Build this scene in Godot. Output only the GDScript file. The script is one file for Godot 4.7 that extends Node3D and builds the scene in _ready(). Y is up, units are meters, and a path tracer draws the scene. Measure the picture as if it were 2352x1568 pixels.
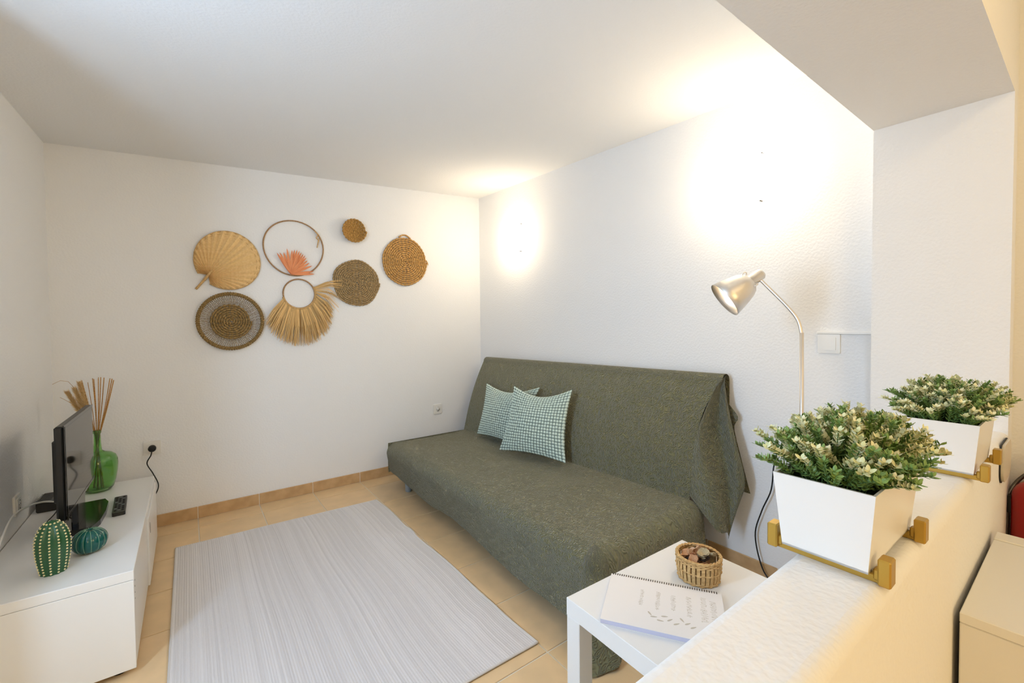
extends Node3D
# A small holiday-flat living room seen over a low wall: sofa bed, wall baskets, media bench, rug, side table, planters.

const W_LEFT := -2.764      # inner face of the left wall (x)
const TILE := 0.3393
const TILE_X := -1.1218     # one grout line across x
const TILE_Z := 0.1619      # one grout line across z
const BEAM_Y := 1.9258
const Z_BEAM_FAR := 2.8924
const Z_BEAM_NEAR := 3.2392
const Z_LOW_FAR := 3.1209
const LOW_Y := 0.862
const BENCH_Y := 0.37
const TABLE_Y := 0.45
const SKIRT_H := 0.0753

# strength and colour of each kind of light
const EXPOSURE := 1.22
const SKY := 5.0
const DAY := 2.2
const DAY_COLOR := Color(0.74, 0.865, 1.0)
const WALL := 0.225
const WALL_COLOR := Color(1.0, 0.915, 0.78)
const FLOORLAMP := 0.09
const FLOORLAMP_COLOR := Color(1.0, 0.88, 0.72)
const CEIL := 0.17
const CEIL_COLOR := Color(1.0, 0.86, 0.62)
const FRONT := 1.65
const FRONT_COLOR := Color(1.0, 0.865, 0.60)
const GLOW := 2.2

var M := {}
var taken := {}
var rng := RandomNumberGenerator.new()


func _ready() -> void:
	rng.seed = 7
	camera_and_light()
	materials()
	shell()
	sofa()
	cushions()
	rug()
	side_table()
	media_bench()
	wall_decor()
	sconces()
	floor_lamp()
	fittings()
	planters()
	near_room()


func camera_and_light() -> void:
	var cam := Camera3D.new()
	cam.name = "camera"
	cam.near = 0.05
	cam.far = 60.0
	var f := 1002.3767
	cam.set_frustum(1568.0 / f * cam.near, Vector2(-0.92 / f, -18.19 / f) * cam.near, cam.near, cam.far)
	cam.position = Vector3(-2.1686, 1.2265, 3.4029)
	cam.rotation = Vector3(-0.0263, -0.6406, -0.0096)
	add_child(cam)
	cam.current = true
	var env := Environment.new()
	env.tonemap_mode = Environment.TONE_MAPPER_LINEAR
	env.tonemap_exposure = EXPOSURE
	env.background_mode = Environment.BG_SKY
	var sky := Sky.new()
	var sm := ProceduralSkyMaterial.new()
	sm.sky_top_color = Color(0.70, 0.81, 1.0)
	sm.sky_horizon_color = Color(0.84, 0.91, 1.0)
	sm.ground_bottom_color = Color(0.45, 0.44, 0.42)
	sm.ground_horizon_color = Color(0.62, 0.66, 0.70)
	sm.energy_multiplier = SKY
	sky.sky_material = sm
	env.sky = sky
	env.sdfgi_enabled = true
	env.ssao_enabled = true
	env.ssil_enabled = true
	var we := WorldEnvironment.new()
	we.name = "environment"
	we.environment = env
	add_child(we)
	# daylight entering through the narrow glazing of the terrace door
	var day := AreaLight3D.new()
	day.name = "door_daylight"
	day.area_size = Vector2(0.24, 1.24)
	day.light_color = DAY_COLOR
	day.light_energy = DAY
	day.area_range = 14.0
	day.area_attenuation = 2.0
	day.shadow_enabled = true
	day.position = Vector3(-2.985, 1.37, 2.30)
	day.rotation.y = -PI / 2
	add_child(day)
	# added warm fill light, set in front of the made-up window behind the camera
	var back := AreaLight3D.new()
	back.name = "warm_fill_light"
	back.area_size = Vector2(1.06, 1.06)
	back.light_color = FRONT_COLOR
	back.light_energy = FRONT
	back.area_range = 14.0
	back.area_attenuation = 2.0
	back.shadow_enabled = true
	back.position = Vector3(-2.05, 1.45, 5.58)
	add_child(back)


# ---------------------------------------------------------------- helpers

func numbered(called: String) -> String:
	var n: int = taken.get(called, 0)
	taken[called] = n + 1
	return called if n == 0 else "%s_%03d" % [called, n]


func tag(o: Node, label: String, category := "", group := "", kind := "") -> Node:
	if label: o.set_meta("label", label)
	if category: o.set_meta("category", category)
	if group: o.set_meta("group", group)
	if kind: o.set_meta("kind", kind)
	return o


func thing(called: String, at: Vector3, label: String, category: String, group := "", turn := 0.0) -> Node3D:
	var o := Node3D.new()
	o.name = numbered(called)
	add_child(o)
	o.position = at
	o.rotation.y = turn
	tag(o, label, category, group)
	return o


func st_new(smooth := true) -> SurfaceTool:
	var st := SurfaceTool.new()
	st.begin(Mesh.PRIMITIVE_TRIANGLES)
	st.set_smooth_group(0 if smooth else -1)
	return st


func mesh_of(st: SurfaceTool) -> ArrayMesh:
	st.generate_normals()
	st.index()
	return st.commit()


func put(called: String, mesh: Mesh, m: Material, parent: Node = null) -> MeshInstance3D:
	var o := MeshInstance3D.new()
	o.name = called if parent else numbered(called)
	o.mesh = mesh
	o.material_override = m
	if parent: parent.add_child(o, true)
	else: add_child(o)
	return o


func obj(called: String, st: SurfaceTool, m: Material, parent: Node = null) -> MeshInstance3D:
	return put(called, mesh_of(st), m, parent)


func struct(called: String, st: SurfaceTool, m: Material, label := "") -> MeshInstance3D:
	var o := obj(called, st, m)
	tag(o, label, "", "", "structure")
	return o


func tri(st: SurfaceTool, a: Vector3, b: Vector3, c: Vector3) -> void:
	st.add_vertex(a)
	st.add_vertex(b)
	st.add_vertex(c)


var uv_shift := Vector2.ZERO


# flat pieces carry their own metres as texture coordinates
func otri(st: SurfaceTool, a: Vector3, b: Vector3, c: Vector3, mid: Vector3) -> void:
	var n := (b - a).cross(c - a)
	var order := [a, b, c] if n.dot((a + b + c) / 3.0 - mid) < 0.0 else [a, c, b]
	var ax := n.abs().max_axis_index()
	for p in order:
		st.set_uv(uv_shift + (Vector2(p.z, p.y) if ax == 0 else Vector2(p.x, p.z) if ax == 1 else Vector2(p.x, p.y)))
		st.add_vertex(p)


func bbox(st: SurfaceTool, c: Vector3, s: Vector3, bev := 0.003, basis_ := Basis()) -> void:
	var h := s / 2.0
	var b: float = minf(bev, minf(h.x, minf(h.y, h.z)) * 0.9)
	var v := {}
	for ax in 3:
		for k in 8:
			var sg := Vector3(1 if k & 1 else -1, 1 if k & 2 else -1, 1 if k & 4 else -1)
			var p := Vector3(h.x - b, h.y - b, h.z - b)
			p[ax] = h[ax]
			v[ax * 8 + k] = c + basis_ * (p * sg)
	for ax in 3:
		var b1: int = 1 << ((ax + 1) % 3)
		var b2: int = 1 << ((ax + 2) % 3)
		for s_ in 2:
			var k0: int = (1 << ax) * s_
			otri(st, v[ax * 8 + k0], v[ax * 8 + k0 + b1], v[ax * 8 + k0 + b1 + b2], c)
			otri(st, v[ax * 8 + k0], v[ax * 8 + k0 + b1 + b2], v[ax * 8 + k0 + b2], c)
		# edges running along axis ax lie between the faces of the other two
		var a1: int = (ax + 1) % 3
		var a2: int = (ax + 2) % 3
		for s1 in 2:
			for s2 in 2:
				var k1: int = b1 * s1 + b2 * s2
				var k2: int = k1 + (1 << ax)
				otri(st, v[a1 * 8 + k1], v[a1 * 8 + k2], v[a2 * 8 + k2], c)
				otri(st, v[a1 * 8 + k1], v[a2 * 8 + k2], v[a2 * 8 + k1], c)
	for k in 8:
		otri(st, v[k], v[8 + k], v[16 + k], c)


func box(called: String, c: Vector3, s: Vector3, m: Material, parent: Node = null, bev := 0.003, basis_ := Basis()) -> MeshInstance3D:
	var st := st_new(false)
	bbox(st, c, s, bev, basis_)
	return obj(called, st, m, parent)


# a hexahedron from its eight corners: low four (a b c d around) then high four
func hexa(st: SurfaceTool, p: Array) -> void:
	var mid := Vector3.ZERO
	for q in p: mid += q / 8.0
	for f in [[0, 1, 2, 3], [4, 5, 6, 7], [0, 1, 5, 4], [1, 2, 6, 5], [2, 3, 7, 6], [3, 0, 4, 7]]:
		otri(st, p[f[0]], p[f[1]], p[f[2]], mid)
		otri(st, p[f[0]], p[f[2]], p[f[3]], mid)


func span(st: SurfaceTool, lo: Vector3, hi: Vector3, bev := 0.0) -> void:
	bbox(st, (lo + hi) / 2.0, hi - lo, bev)


# rows[i][j]; the front normal is (along i) x (along j)
func grid(st: SurfaceTool, rows: Array, uv: Callable, flip := false, close := false) -> void:
	var n := rows.size()
	for i in (n if close else n - 1):
		var i2 := (i + 1) % n
		var ra: PackedVector3Array = rows[i]
		var rb: PackedVector3Array = rows[i2]
		for j in ra.size() - 1:
			var q := [[ra[j], i, j], [rb[j], i + 1, j], [rb[j + 1], i + 1, j + 1], [ra[j + 1], i, j + 1]]
			for k in ([0, 1, 2, 0, 2, 3] if flip else [0, 2, 1, 0, 3, 2]):
				st.set_uv(uv.call(q[k][1], q[k][2]))
				st.add_vertex(q[k][0])


func grid_f(st: SurfaceTool, nu: int, nv: int, f: Callable, uvs := Vector2.ONE, flip := false, close := false) -> void:
	var rows := []
	for i in (nu if close else nu + 1):
		var r := PackedVector3Array()
		for j in nv + 1:
			r.append(f.call(float(i) / nu, float(j) / nv))
		rows.append(r)
	grid(st, rows, func(i, j): return Vector2(float(i) / nu * uvs.x, float(j) / nv * uvs.y), flip, close)


func frame_at(t: Vector3) -> Array:
	var up := Vector3.UP if absf(t.y) < 0.9 else Vector3.RIGHT
	var n := up.cross(t).normalized()
	return [n, t.cross(n).normalized()]


func tube(st: SurfaceTool, pts: Array, rad, sides := 8, closed := false, caps := true) -> void:
	var rings := []
	var n := pts.size()
	var nrm := Vector3.ZERO
	for i in n:
		var t: Vector3
		if closed: t = (pts[(i + 1) % n] - pts[(i + n - 1) % n]).normalized()
		else: t = (pts[mini(i + 1, n - 1)] - pts[maxi(i - 1, 0)]).normalized()
		if i == 0: nrm = frame_at(t)[0]
		else: nrm = (nrm - t * nrm.dot(t)).normalized()
		var bn := t.cross(nrm)
		var r: float = rad[i] if rad is Array else rad
		var ring := PackedVector3Array()
		for k in sides + 1:
			var a := TAU * k / sides
			ring.append(pts[i] + (nrm * cos(a) + bn * sin(a)) * r)
		rings.append(ring)
	if closed: rings.append(rings[0])
	for i in rings.size() - 1:
		for k in sides:
			st.set_uv(Vector2(float(k) / sides, i * 0.1))
			tri(st, rings[i][k], rings[i + 1][k], rings[i + 1][k + 1])
			tri(st, rings[i][k], rings[i + 1][k + 1], rings[i][k + 1])
	if caps and not closed:
		for e in [0, rings.size() - 1]:
			var mid: Vector3 = pts[0 if e == 0 else n - 1]
			for k in sides:
				if e == 0: tri(st, mid, rings[e][k], rings[e][k + 1])
				else: tri(st, mid, rings[e][k + 1], rings[e][k])


# profile of (radius, height) from the bottom up (outside), turned about y at `at`
func lathe(st: SurfaceTool, prof: Array, segs := 32, at := Vector3.ZERO, b := Basis()) -> void:
	grid_f(st, segs, prof.size() - 1, func(u: float, v: float):
		var p: Vector2 = prof[roundi(v * (prof.size() - 1))]
		return at + b * Vector3(p.x * cos(u * TAU), p.y, p.x * sin(u * TAU)), Vector2(4, 1), true, true)


func circle(c: Vector3, r: float, n: int, ax := Vector3.RIGHT, ay := Vector3.UP) -> Array:
	var a := []
	for i in n: a.append(c + ax * cos(TAU * i / n) * r + ay * sin(TAU * i / n) * r)
	return a


func smooth_path(keys: Array, n: int) -> Array:
	var c := Curve3D.new()
	for i in keys.size():
		var t: Vector3 = (keys[mini(i + 1, keys.size() - 1)] - keys[maxi(i - 1, 0)]) / 6.0
		c.add_point(keys[i], -t, t)
	var out := []
	var len_ := c.get_baked_length()
	for i in n + 1: out.append(c.sample_baked(len_ * i / n, true))
	return out


# a flat polygon (x, y) given depth along z, standing at transform t
func plate(st: SurfaceTool, poly: PackedVector2Array, depth: float, t := Transform3D()) -> void:
	var idx := Geometry2D.triangulate_polygon(poly)
	for i in range(0, idx.size(), 3):
		var a := poly[idx[i]]
		var b := poly[idx[i + 1]]
		var c := poly[idx[i + 2]]
		var mid := t * Vector3((a.x + b.x + c.x) / 3, (a.y + b.y + c.y) / 3, depth / 2)
		for z in [0.0, depth]:
			otri(st, t * Vector3(a.x, a.y, z), t * Vector3(b.x, b.y, z), t * Vector3(c.x, c.y, z), mid)
	var ccw := not Geometry2D.is_polygon_clockwise(poly)
	for i in poly.size():
		var p := poly[i]
		var q := poly[(i + 1) % poly.size()]
		var a := t * Vector3(p.x, p.y, 0)
		var b := t * Vector3(q.x, q.y, 0)
		var c := t * Vector3(q.x, q.y, depth)
		var d := t * Vector3(p.x, p.y, depth)
		if not ccw:
			tri(st, a, b, c)
			tri(st, a, c, d)
		else:
			tri(st, a, c, b)
			tri(st, a, d, c)


func round_rect(w: float, h: float, r: float, n := 4) -> PackedVector2Array:
	var p := PackedVector2Array()
	for k in 4:
		var cx := (w / 2 - r) * (1 if k in [0, 3] else -1)
		var cy := (h / 2 - r) * (1 if k < 2 else -1)
		for i in n + 1:
			var a := PI / 2 * (k + float(i) / n)
			p.append(Vector2(cx + cos(a) * r, cy + sin(a) * r))
	return p


func multi(called: String, mesh: Mesh, m: Material, ts: Array, parent: Node, cols := []) -> MultiMeshInstance3D:
	var mm := MultiMesh.new()
	mm.transform_format = MultiMesh.TRANSFORM_3D
	mm.use_colors = not cols.is_empty()
	mm.mesh = mesh
	mm.instance_count = ts.size()
	for i in ts.size():
		mm.set_instance_transform(i, ts[i])
		if cols: mm.set_instance_color(i, cols[i])
	var o := MultiMeshInstance3D.new()
	o.name = called
	o.multimesh = mm
	o.material_override = m
	parent.add_child(o, true)
	o.set_meta("kind", "stuff")
	return o


# ---------------------------------------------------------------- materials

func mat(c: Color, rough := 0.6, metal := 0.0) -> StandardMaterial3D:
	var m := StandardMaterial3D.new()
	m.albedo_color = c
	m.roughness = rough
	m.metallic = metal
	return m


func noise(freq: float, kind := FastNoiseLite.TYPE_SIMPLEX_SMOOTH, oct := 4, sd := 1) -> FastNoiseLite:
	var n := FastNoiseLite.new()
	n.seed = sd
	n.noise_type = kind
	n.frequency = freq
	n.fractal_octaves = oct
	return n


func noise_tex(size: int, n: FastNoiseLite, a := Color.BLACK, b := Color.WHITE) -> ImageTexture:
	var im := n.get_seamless_image(size, size)
	im.convert(Image.FORMAT_RGB8)
	for y in size:
		for x in size:
			im.set_pixel(x, y, a.lerp(b, im.get_pixel(x, y).r))
	return ImageTexture.create_from_image(im)


func tex_f(w: int, h: int, f: Callable) -> ImageTexture:
	var im := Image.create(w, h, false, Image.FORMAT_RGB8)
	for y in h:
		for x in w:
			im.set_pixel(x, y, f.call(x, y))
	return ImageTexture.create_from_image(im)


func triplanar(m: StandardMaterial3D, scale_: float, world := true) -> StandardMaterial3D:
	m.uv1_triplanar = true
	m.uv1_world_triplanar = world
	m.uv1_scale = Vector3.ONE * scale_
	return m


func metres(m: StandardMaterial3D, scale_: float) -> StandardMaterial3D:
	m.uv1_scale = Vector3(scale_, scale_, 1)
	return m


func relief(m: StandardMaterial3D, t: Texture2D, cm: float) -> StandardMaterial3D:
	m.heightmap_enabled = true
	m.heightmap_texture = t
	m.heightmap_scale = cm
	return m


func materials() -> void:
	var grain := noise_tex(512, noise(0.085, FastNoiseLite.TYPE_SIMPLEX_SMOOTH, 4, 3))
	# plaster: rough-cast white paint
	M.plaster = relief(metres(mat(Color(0.948, 0.945, 0.937), 0.85), 1.6), grain, 0.09)
	M.ceiling = relief(metres(mat(Color(0.948, 0.945, 0.937), 0.9), 1.6), grain, 0.06)
	# tile: four firings of the same beige stoneware
	for k in 4:
		var c := Color(0.875, 0.755, 0.575).lerp(Color(0.89, 0.77, 0.595), k / 3.0)
		var t := noise_tex(128, noise(0.02, FastNoiseLite.TYPE_SIMPLEX_SMOOTH, 5, 20 + k), c * 0.97, Color(c.r * 1.03, c.g * 1.025, c.b * 1.02))
		var m := metres(mat(Color.WHITE, 0.42), 2.5)
		m.albedo_texture = t
		M["tile%d" % k] = m
	M.grout = mat(Color(0.90, 0.86, 0.79), 0.9)
	# skirting tiles: a deeper honey tone
	var sk := metres(mat(Color.WHITE, 0.4), 3.0)
	sk.albedo_texture = noise_tex(128, noise(0.03, FastNoiseLite.TYPE_SIMPLEX_SMOOTH, 4, 31), Color(0.74, 0.60, 0.42), Color(0.82, 0.68, 0.50))
	M.skirt = sk
	M.white_lacquer = mat(Color(0.93, 0.925, 0.91), 0.28)
	M.white_table = mat(Color(0.93, 0.92, 0.90), 0.35)
	M.white_plastic = mat(Color(0.92, 0.91, 0.885), 0.35)
	M.seam = mat(Color(0.45, 0.43, 0.40), 0.8)
	M.black = mat(Color(0.025, 0.028, 0.03), 0.35)
	M.black_gloss = mat(Color(0.012, 0.014, 0.015), 0.12)
	M.screen = mat(Color(0.02, 0.021, 0.023), 0.05)
	M.rubber = mat(Color(0.03, 0.03, 0.033), 0.6)
	M.grey_key = mat(Color(0.42, 0.44, 0.44), 0.5)
	M.leg_grey = mat(Color(0.62, 0.66, 0.69), 0.35, 0.3)
	# coverlet: dark olive cotton with stitched swirls
	var base := noise(0.016, FastNoiseLite.TYPE_SIMPLEX_SMOOTH, 2, 5)
	var swirl := base.get_seamless_image(512, 512)
	swirl.convert(Image.FORMAT_RGB8)
	var warp := noise(0.03, FastNoiseLite.TYPE_SIMPLEX_SMOOTH, 1, 11).get_seamless_image(512, 512)
	for y in 512:
		for x in 512:
			var v := swirl.get_pixel(x, y).r * 34.0 + warp.get_pixel(x, y).r * 7.0
			var s := 0.5 + 0.5 * sin(v)
			swirl.set_pixel(x, y, Color(s, s, s))
	var swirl_t := ImageTexture.create_from_image(swirl)
	var cov := mat(Color.WHITE, 0.78)
	cov.albedo_texture = noise_tex(256, noise(0.06, FastNoiseLite.TYPE_SIMPLEX_SMOOTH, 4, 6), Color(0.435, 0.42, 0.285), Color(0.48, 0.465, 0.32))
	cov.uv1_scale = Vector3(2.2, 2.2, 1)
	relief(cov, swirl_t, 0.55)
	cov.rim_enabled = true
	cov.rim = 0.6
	cov.rim_tint = 0.4
	cov.cull_mode = BaseMaterial3D.CULL_DISABLED
	M.coverlet = cov
	M.mattress = mat(Color(0.30, 0.30, 0.28), 0.9)
	M.sage = mat(Color(0.47, 0.535, 0.50), 0.9)
	M.mint = mat(Color(0.83, 0.89, 0.845), 0.85)
	M.straw = straw(Color(0.74, 0.58, 0.36), Color(0.88, 0.73, 0.50), 41, 6.0)
	M.seagrass_grey = straw(Color(0.36, 0.27, 0.14), Color(0.86, 0.74, 0.54), 42, 9.0)
	M.seagrass_gold = straw(Color(0.48, 0.31, 0.12), Color(0.95, 0.77, 0.48), 43, 9.0)
	M.seagrass_dark = straw(Color(0.50, 0.35, 0.15), Color(0.88, 0.69, 0.38), 44, 9.0)
	M.seagrass_tray = straw(Color(0.36, 0.27, 0.13), Color(0.74, 0.61, 0.38), 48, 9.0)
	M.twig = straw(Color(0.58, 0.44, 0.30), Color(0.74, 0.59, 0.43), 45, 8.0)
	M.raffia = mat(Color(0.97, 0.81, 0.55), 0.8)
	M.raffia.vertex_color_use_as_albedo = true
	M.palm = straw(Color(0.90, 0.75, 0.51), Color(0.95, 0.81, 0.58), 46, 4.0)
	M.coral = mat(Color(0.95, 0.63, 0.43), 0.75)
	M.coral.backlight_enabled = true
	M.coral.backlight = Color(0.25, 0.12, 0.08)
	M.pampas = mat(Color(0.90, 0.77, 0.55), 0.9)
	M.reed = straw(Color(0.66, 0.47, 0.25), Color(0.82, 0.62, 0.36), 47, 10.0)
	var g := StandardMaterial3D.new()
	g.albedo_color = Color(0.68, 0.87, 0.57, 0.03)
	g.transparency = BaseMaterial3D.TRANSPARENCY_ALPHA
	g.refraction_enabled = true
	g.refraction_scale = 0.05
	g.roughness = 0.04
	M.green_glass = g
	var pane := mat(Color(0.95, 0.98, 1.0, 0.04), 0.02)
	pane.transparency = BaseMaterial3D.TRANSPARENCY_ALPHA
	M.pane = pane
	M.cactus = mat(Color(0.17, 0.36, 0.22), 0.22)
	M.cactus_dot = mat(Color(0.92, 0.87, 0.66), 0.3)
	M.cactus_teal = mat(Color(0.06, 0.33, 0.30), 0.10)
	M.cactus_line = mat(Color(0.46, 0.62, 0.50), 0.15)
	M.nickel = mat(Color(0.90, 0.88, 0.85), 0.38, 1.0)
	M.nickel.anisotropy_enabled = false
	M.brass = mat(Color(0.74, 0.60, 0.27), 0.40, 0.7)
	M.red = mat(Color(0.66, 0.02, 0.02), 0.25)
	M.steel = mat(Color(0.45, 0.44, 0.42), 0.4, 0.8)
	M.paper = mat(Color(0.94, 0.92, 0.90), 0.5)
	M.page_edge = mat(Color(0.80, 0.79, 0.86), 0.7)
	M.ink = mat(Color(0.78, 0.74, 0.67), 0.7)
	M.wire = mat(Color(0.30, 0.25, 0.20), 0.4, 0.3)
	M.rug_hem = mat(Color(0.83, 0.81, 0.79), 0.95)
	M.socket_hole = mat(Color(0.50, 0.49, 0.47), 0.6)
	M.pale_plate = mat(Color(0.86, 0.82, 0.74), 0.4)
	M.soil = mat(Color(0.24, 0.27, 0.16), 0.95)
	M.stem = mat(Color(0.34, 0.45, 0.22), 0.7)
	var lf := mat(Color.WHITE, 0.45)
	lf.vertex_color_use_as_albedo = true
	lf.backlight_enabled = true
	lf.backlight = Color(0.2, 0.25, 0.1)
	lf.cull_mode = BaseMaterial3D.CULL_DISABLED
	M.leaf = lf
	M.curtain = mat(Color(0.93, 0.87, 0.76), 0.9)
	M.curtain.backlight_enabled = true
	M.curtain.backlight = Color(0.7, 0.62, 0.5)
	M.terrace = mat(Color(0.80, 0.77, 0.72), 0.9)
	M.glow_warm = glow(Color(1.0, 0.97, 0.93), GLOW)
	M.glow_bulb = glow(Color(1.0, 0.95, 0.88), 3.0)


func glow(c: Color, e: float) -> StandardMaterial3D:
	var m := mat(Color(0.95, 0.93, 0.90), 0.3)
	m.emission_enabled = true
	m.emission = c
	m.emission_energy_multiplier = e
	return m


func straw(a: Color, b: Color, sd: int, s: float) -> StandardMaterial3D:
	var m := triplanar(mat(Color.WHITE, 0.85), s, false)
	# fibres differ a lot from strand to strand: stretch the contrast about the middle
	m.albedo_texture = noise_tex(128, noise(0.11, FastNoiseLite.TYPE_SIMPLEX_SMOOTH, 3, sd), a.lerp(b, -0.35), a.lerp(b, 1.35))
	return m


func lamp(parent: Node, called: String, at: Vector3, c: Color, e: float, size := 0.05) -> OmniLight3D:
	var l := OmniLight3D.new()
	l.name = called
	l.position = at
	l.light_color = c
	l.light_energy = e
	l.light_size = size
	l.omni_range = 12.0
	l.omni_attenuation = 2.0
	l.shadow_enabled = true
	parent.add_child(l)
	return l


# ---------------------------------------------------------------- the room itself

func ceil_y(x: float, z: float) -> float:
	return 2.357 + 0.0515 * x - 0.029 * z


func shell() -> void:
	# slab under the tiles doubles as the grout
	var st := st_new(false)
	span(st, Vector3(-3.05, -0.15, -0.25), Vector3(0.25, -0.0035, 5.9))
	var fl := struct("floor", st, M.grout, "beige ceramic tiled floor with pale grout")
	var gap := 0.0058
	var variants := []
	for k in 8:
		var s2 := st_new(false)
		uv_shift = Vector2(k * 0.37, k * 0.61)
		bbox(s2, Vector3(0, -0.004, 0), Vector3(TILE - gap, 0.008, TILE - gap), 0.0012)
		variants.append(mesh_of(s2))
	uv_shift = Vector2.ZERO
	for i in range(-5, 4):
		for j in range(-1, 10):
			var x0 := maxf(TILE_X + i * TILE, W_LEFT)
			var x1 := minf(TILE_X + (i + 1) * TILE, 0.0)
			var z0 := maxf(TILE_Z + j * TILE, 0.0)
			var z1 := TILE_Z + (j + 1) * TILE
			if x1 - x0 < 0.02: continue
			var t := MeshInstance3D.new()
			t.name = "tile"
			var k := rng.randi() % 4
			if x1 - x0 > TILE - 0.001 and z1 - z0 > TILE - 0.001:
				t.mesh = variants[rng.randi() % 8]
			else:
				var s3 := st_new(false)
				bbox(s3, Vector3(0, -0.004, 0), Vector3(x1 - x0 - gap, 0.008, z1 - z0 - gap), 0.0012)
				t.mesh = mesh_of(s3)
			t.material_override = M["tile%d" % k]
			t.position = Vector3((x0 + x1) / 2, 0, (z0 + z1) / 2)
			fl.add_child(t, true)
	# floor of the near room, out of sight
	st = st_new(false)
	span(st, Vector3(W_LEFT, -0.004, 3.557), Vector3(0.0, 0.0, 5.6))
	obj("floor_covering", st, M.tile1, fl)
	# walls
	st = st_new(false)
	span(st, Vector3(W_LEFT - 0.25, -0.15, -0.25), Vector3(0.25, 2.7, 0.0))
	struct("wall_back", st, M.plaster, "white rough plaster wall hung with woven baskets")
	st = st_new(false)
	span(st, Vector3(0.0, -0.15, 0.0), Vector3(0.25, 2.7, 5.9))
	struct("wall_right", st, M.plaster, "white rough plaster wall behind the sofa")
	st = st_new(false)
	span(st, Vector3(-0.1, 0.0, Z_BEAM_FAR), Vector3(0.0, BEAM_Y, Z_BEAM_NEAR))
	struct("wall_pier", st, M.plaster, "white plaster pier carrying the ceiling beam")
	st = st_new(false)
	span(st, Vector3(W_LEFT, BEAM_Y, Z_BEAM_FAR), Vector3(0.0, 2.6, Z_BEAM_NEAR))
	struct("ceiling_beam", st, M.plaster, "deep plastered beam crossing the ceiling")
	st = st_new(true)
	low_wall(st)
	struct("wall_low", st, M.plaster, "low plastered half wall carrying the white planters")
	# left wall with the terrace door opening
	var dz0 := 1.80
	var dz1 := 2.75
	var dy := 2.06
	st = st_new(false)
	span(st, Vector3(W_LEFT - 0.25, -0.15, 0.0), Vector3(W_LEFT, 2.7, dz0))
	span(st, Vector3(W_LEFT - 0.25, -0.15, dz1), Vector3(W_LEFT, 2.7, 5.9))
	span(st, Vector3(W_LEFT - 0.25, dy, dz0), Vector3(W_LEFT, 2.7, dz1))
	span(st, Vector3(W_LEFT - 0.25, -0.15, dz0), Vector3(W_LEFT, 0.0, dz1))
	struct("wall_left", st, M.plaster, "white plaster wall with the terrace door")
	st = st_new(false)
	span(st, Vector3(W_LEFT - 0.25, -0.15, 5.6), Vector3(-2.6, 2.7, 5.9))
	span(st, Vector3(-1.5, -0.15, 5.6), Vector3(0.25, 2.7, 5.9))
	span(st, Vector3(-2.6, -0.15, 5.6), Vector3(-1.5, 0.9, 5.9))
	span(st, Vector3(-2.6, 2.0, 5.6), Vector3(-1.5, 2.7, 5.9))
	struct("wall_front", st, M.plaster, "white plaster wall of the near room")
	# terrace door
	var dr := Node3D.new()
	dr.name = "door_1"
	add_child(dr)
	tag(dr, "white framed glazed terrace door", "", "", "structure")
	st = st_new(false)
	var xf := W_LEFT - 0.235
	for z in [[dz0, 2.18], [2.42, dz1]]: span(st, Vector3(xf - 0.015, 0, z[0]), Vector3(xf + 0.02, dy, z[1]), 0.004)
	for y in [[0.0, 0.74], [2.0, dy]]: span(st, Vector3(xf - 0.013, y[0], 2.18), Vector3(xf + 0.018, y[1], 2.42), 0.004)
	obj("door_leaf", st, M.white_lacquer, dr)
	st = st_new(false)
	span(st, Vector3(xf - 0.003, 0.74, 2.18), Vector3(xf + 0.003, 2.0, 2.42))
	obj("glass_pane", st, M.pane, dr)
	# unseen window with curtain, added to go with the warm fill light
	var wn := Node3D.new()
	wn.name = "added_window_1"
	add_child(wn)
	tag(wn, "added unseen white framed window with a cream curtain for the warm fill light", "", "", "structure")
	st = st_new(false)
	for x in [-2.58, -2.05, -1.52]: span(st, Vector3(x - 0.02, 0.9, 5.72), Vector3(x + 0.02, 2.0, 5.77), 0.003)
	for y in [0.92, 1.98]: span(st, Vector3(-2.6, y - 0.02, 5.722), Vector3(-1.5, y + 0.02, 5.768), 0.003)
	obj("added_window_frame", st, M.white_lacquer, wn)
	st = st_new(false)
	span(st, Vector3(-2.6, 0.9, 5.742), Vector3(-1.5, 2.0, 5.748))
	obj("glass_pane", st, M.pane, wn)
	st = st_new(true)
	grid_f(st, 80, 2, func(u: float, v: float): return Vector3(lerpf(-2.6, -1.5, u), lerpf(0.9, 2.0, v), 5.64 + 0.012 * sin(u * 90.0)), Vector2.ONE)
	obj("curtain", st, M.curtain, wn)
	# ceiling, slightly out of level as in the picture
	st = st_new(false)
	var p := []
	for lift in [0.0, 0.3]:
		for c in [[W_LEFT, 0.0], [0.0, 0.0], [0.0, Z_BEAM_FAR + 0.05], [W_LEFT, Z_BEAM_FAR + 0.05]]:
			p.append(Vector3(c[0], ceil_y(c[0], c[1]) + lift, c[1]))
	hexa(st, p)
	span(st, Vector3(W_LEFT, 2.38, Z_BEAM_NEAR - 0.02), Vector3(0.0, 2.6, 5.6))
	struct("ceiling", st, M.ceiling, "plain white painted ceiling")
	# terrace outside the door
	st = st_new(false)
	span(st, Vector3(-9.0, -0.25, -4.0), Vector3(W_LEFT - 0.25, -0.06, 8.0))
	struct("floor_terrace", st, M.terrace, "pale paved terrace outside the door")
	# unseen wall added to block slanting daylight at the door
	st = st_new(false)
	span(st, Vector3(-3.20, -0.15, dz1), Vector3(W_LEFT - 0.25, 2.7, dz1 + 0.2))
	struct("wall_daylight_blocker", st, M.plaster, "added unseen white wall blocking slanting daylight at the door")
	st = st_new(false)
	span(st, Vector3(-5.0, 2.25, -1.0), Vector3(W_LEFT - 0.25, 2.37, 5.9))  # unseen roof slab, added to cut off the high sky
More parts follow.
